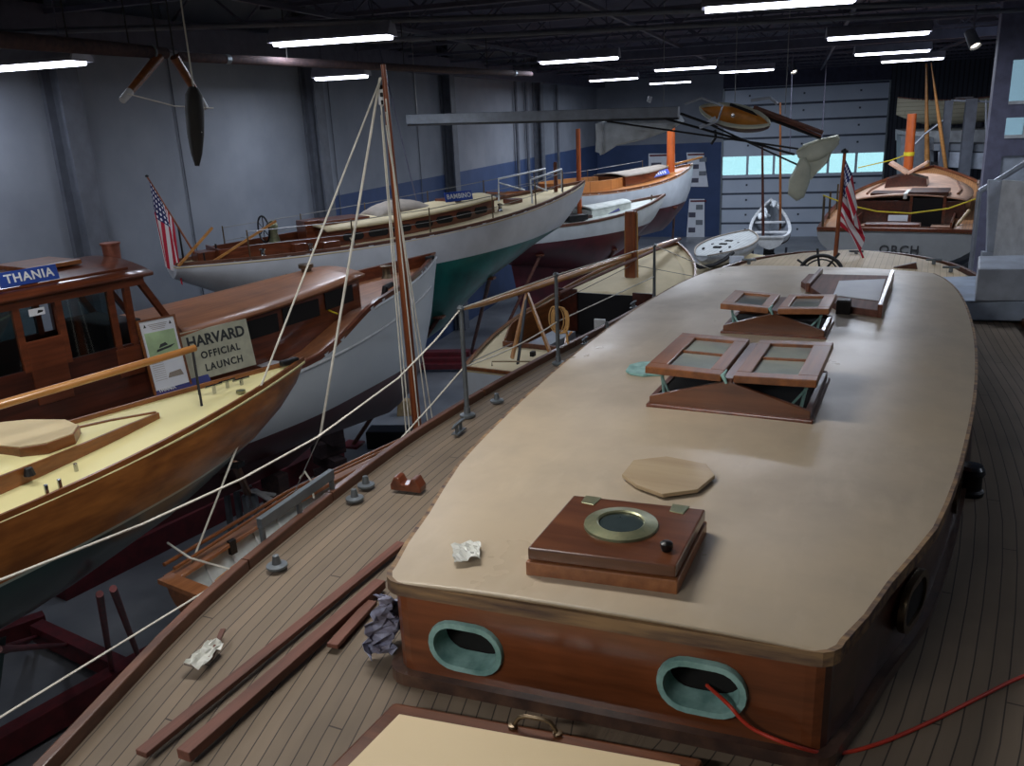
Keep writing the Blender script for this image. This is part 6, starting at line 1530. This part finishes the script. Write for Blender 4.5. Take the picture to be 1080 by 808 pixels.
o = MB().box(((P0.x+xr)/2+f_.o.x, PY_+1.2, 4.9), (xr-P0.x, .03, 1.6)).build('glow_panel', 'window_glow', None); tag(o, 'added glowing panel that brightens the window at the right edge', 'glow panel')
# gangway boxes near the big yacht
zt4 = 3.42; c4 = [pz(x, y, zt4) for x, y in ((1001, 269), (1120, 262), (1150, 290), (1027, 300))]
f_ = Frame(c4[0].x, c4[0].y, 0); tt = thing('gangway_box', 'pale grey gangway box at the right edge beyond the mushroom fitting', 'gangway', f_)
q = PZ([(1033, 270), (1120, 268), (1130, 284), (1033, 284)], 3.6)
P = [f_.loc(pz(x, y, 3.66)) for x, y in ((1032, 270), (1125, 268), (1130, 283), (1032, 284))]
MB().prism([(p.x, p.y) for p in P], 3.395, 3.66).build('upper_box', 'gallery_grey', tt, bevel=.01)
P = [f_.loc(pz(x, y, 3.39)) for x, y in ((957, 293), (1030, 291), (1140, 296), (1140, 319), (1012, 317))]
MB().prism([(p.x, p.y) for p in P], 3.225, 3.39).build('landing', 'gangway_blue', tt, bevel=.01)
P = [f_.loc(pz(x, y, 3.22)) for x, y in ((1080, 298), (1130, 297), (1136, 316), (1080, 316))]
MB().prism([(p.x, p.y) for p in P], .0, 3.22).build('lower_box', 'gallery_grey', tt, bevel=.01)
# grey panel and white board in front of the right gallery
f_ = Frame(*py(1048, 262, 11.2)); f_.o.z = 0; tt = thing('display_board', 'tall white display board with grey edge at the right margin', 'board', f_)
slab('edge_panel', [(1043, 190), (1057, 190), (1055, 266), (1041, 266)], 11.2, .1, 'gallery_grey', tt, f_)
P = [f_.loc(p) for p in (py(1057, 190, 11.2), py(1057, 266, 11.2))]
MB().prism([(P[0].x, 0), (P[0].x+1.2, -2.2), (P[0].x+1.25, -2.15), (P[0].x+.05, .05)], 0, P[0].z).build('white_panel', 'paint_white', tt)
P[0]; MB().box((0, .05, P[1].z/2), (.22, .1, P[1].z)).build('base', 'gallery_grey', tt)
q = py(1071, 262, 11.0); 
# golden masts standing behind
for (p0, p1, Y_, lb, rr2) in (((977, 67), (978, 195), 27.0, 'left one of two slim golden masts behind the grey yacht', .085), ((982, 66), (991, 130), 26.0, 'right one of two slim golden masts, thin and leaning, behind the grey yacht', .05)):
    a, b = py(*p0, Y_), py(*p1, Y_); f_ = Frame(b.x, b.y, 0); tt = thing('wooden_mast', lb, 'mast', f_); a2 = a-f_.o; b2 = b-f_.o; low = b2+(b2-a2)*((b2.z)/(a2.z-b2.z)) if b2.z > .01 else b2
    MB().tube([low, b2, a2], [rr2, rr2, rr2*.3], 10).build('pole', 'spruce', tt, smooth=50); MB().box((low.x, low.y, .03), (.3, .3, .06)).build('foot', 'iron', tt)
# dark box and grey case behind the yacht, left part of the right bay
f_ = Frame(*py(972, 185, 27.4)); f_.o.z = 0; tt = thing('crate', 'grey crate behind the orange mast stub of the grey yacht', 'crate', f_)
slab('case', [(950, 143), (985, 145), (985, 192), (950, 190)], 27.4, 1.2, 'paint_grey', tt, f_); z_ = f_.loc(py(960, 190, 27.4)).z; MB().box((.0, .6, z_/2), (1.0, 1.0, z_)).build('base', 'column_grey', tt)
slab('speaker_panel', [(983, 171), (1006, 172), (1006, 186), (983, 185)], 27.0, .3, 'iron', tt, f_)
# thin hanging lines
for (p0, p1, Y_, lb) in (((405, 70), (440, 215), 13.5, 'thin grey wire hanging right of the mast top'), ((835, 95), (833, 160), 24, 'thin wire hanging in front of the overhead door, left'), ((870, 92), (866, 160), 24, 'thin wire hanging in front of the overhead door, right')):
    a, b = py(*p0, Y_), py(*p1, Y_); a = b+(a-b)*((HZ-b.z)/(a.z-b.z)); tag(MB().tube([a, b], .012, 5).build('wire', 'steel_dark', None), lb, 'wire')
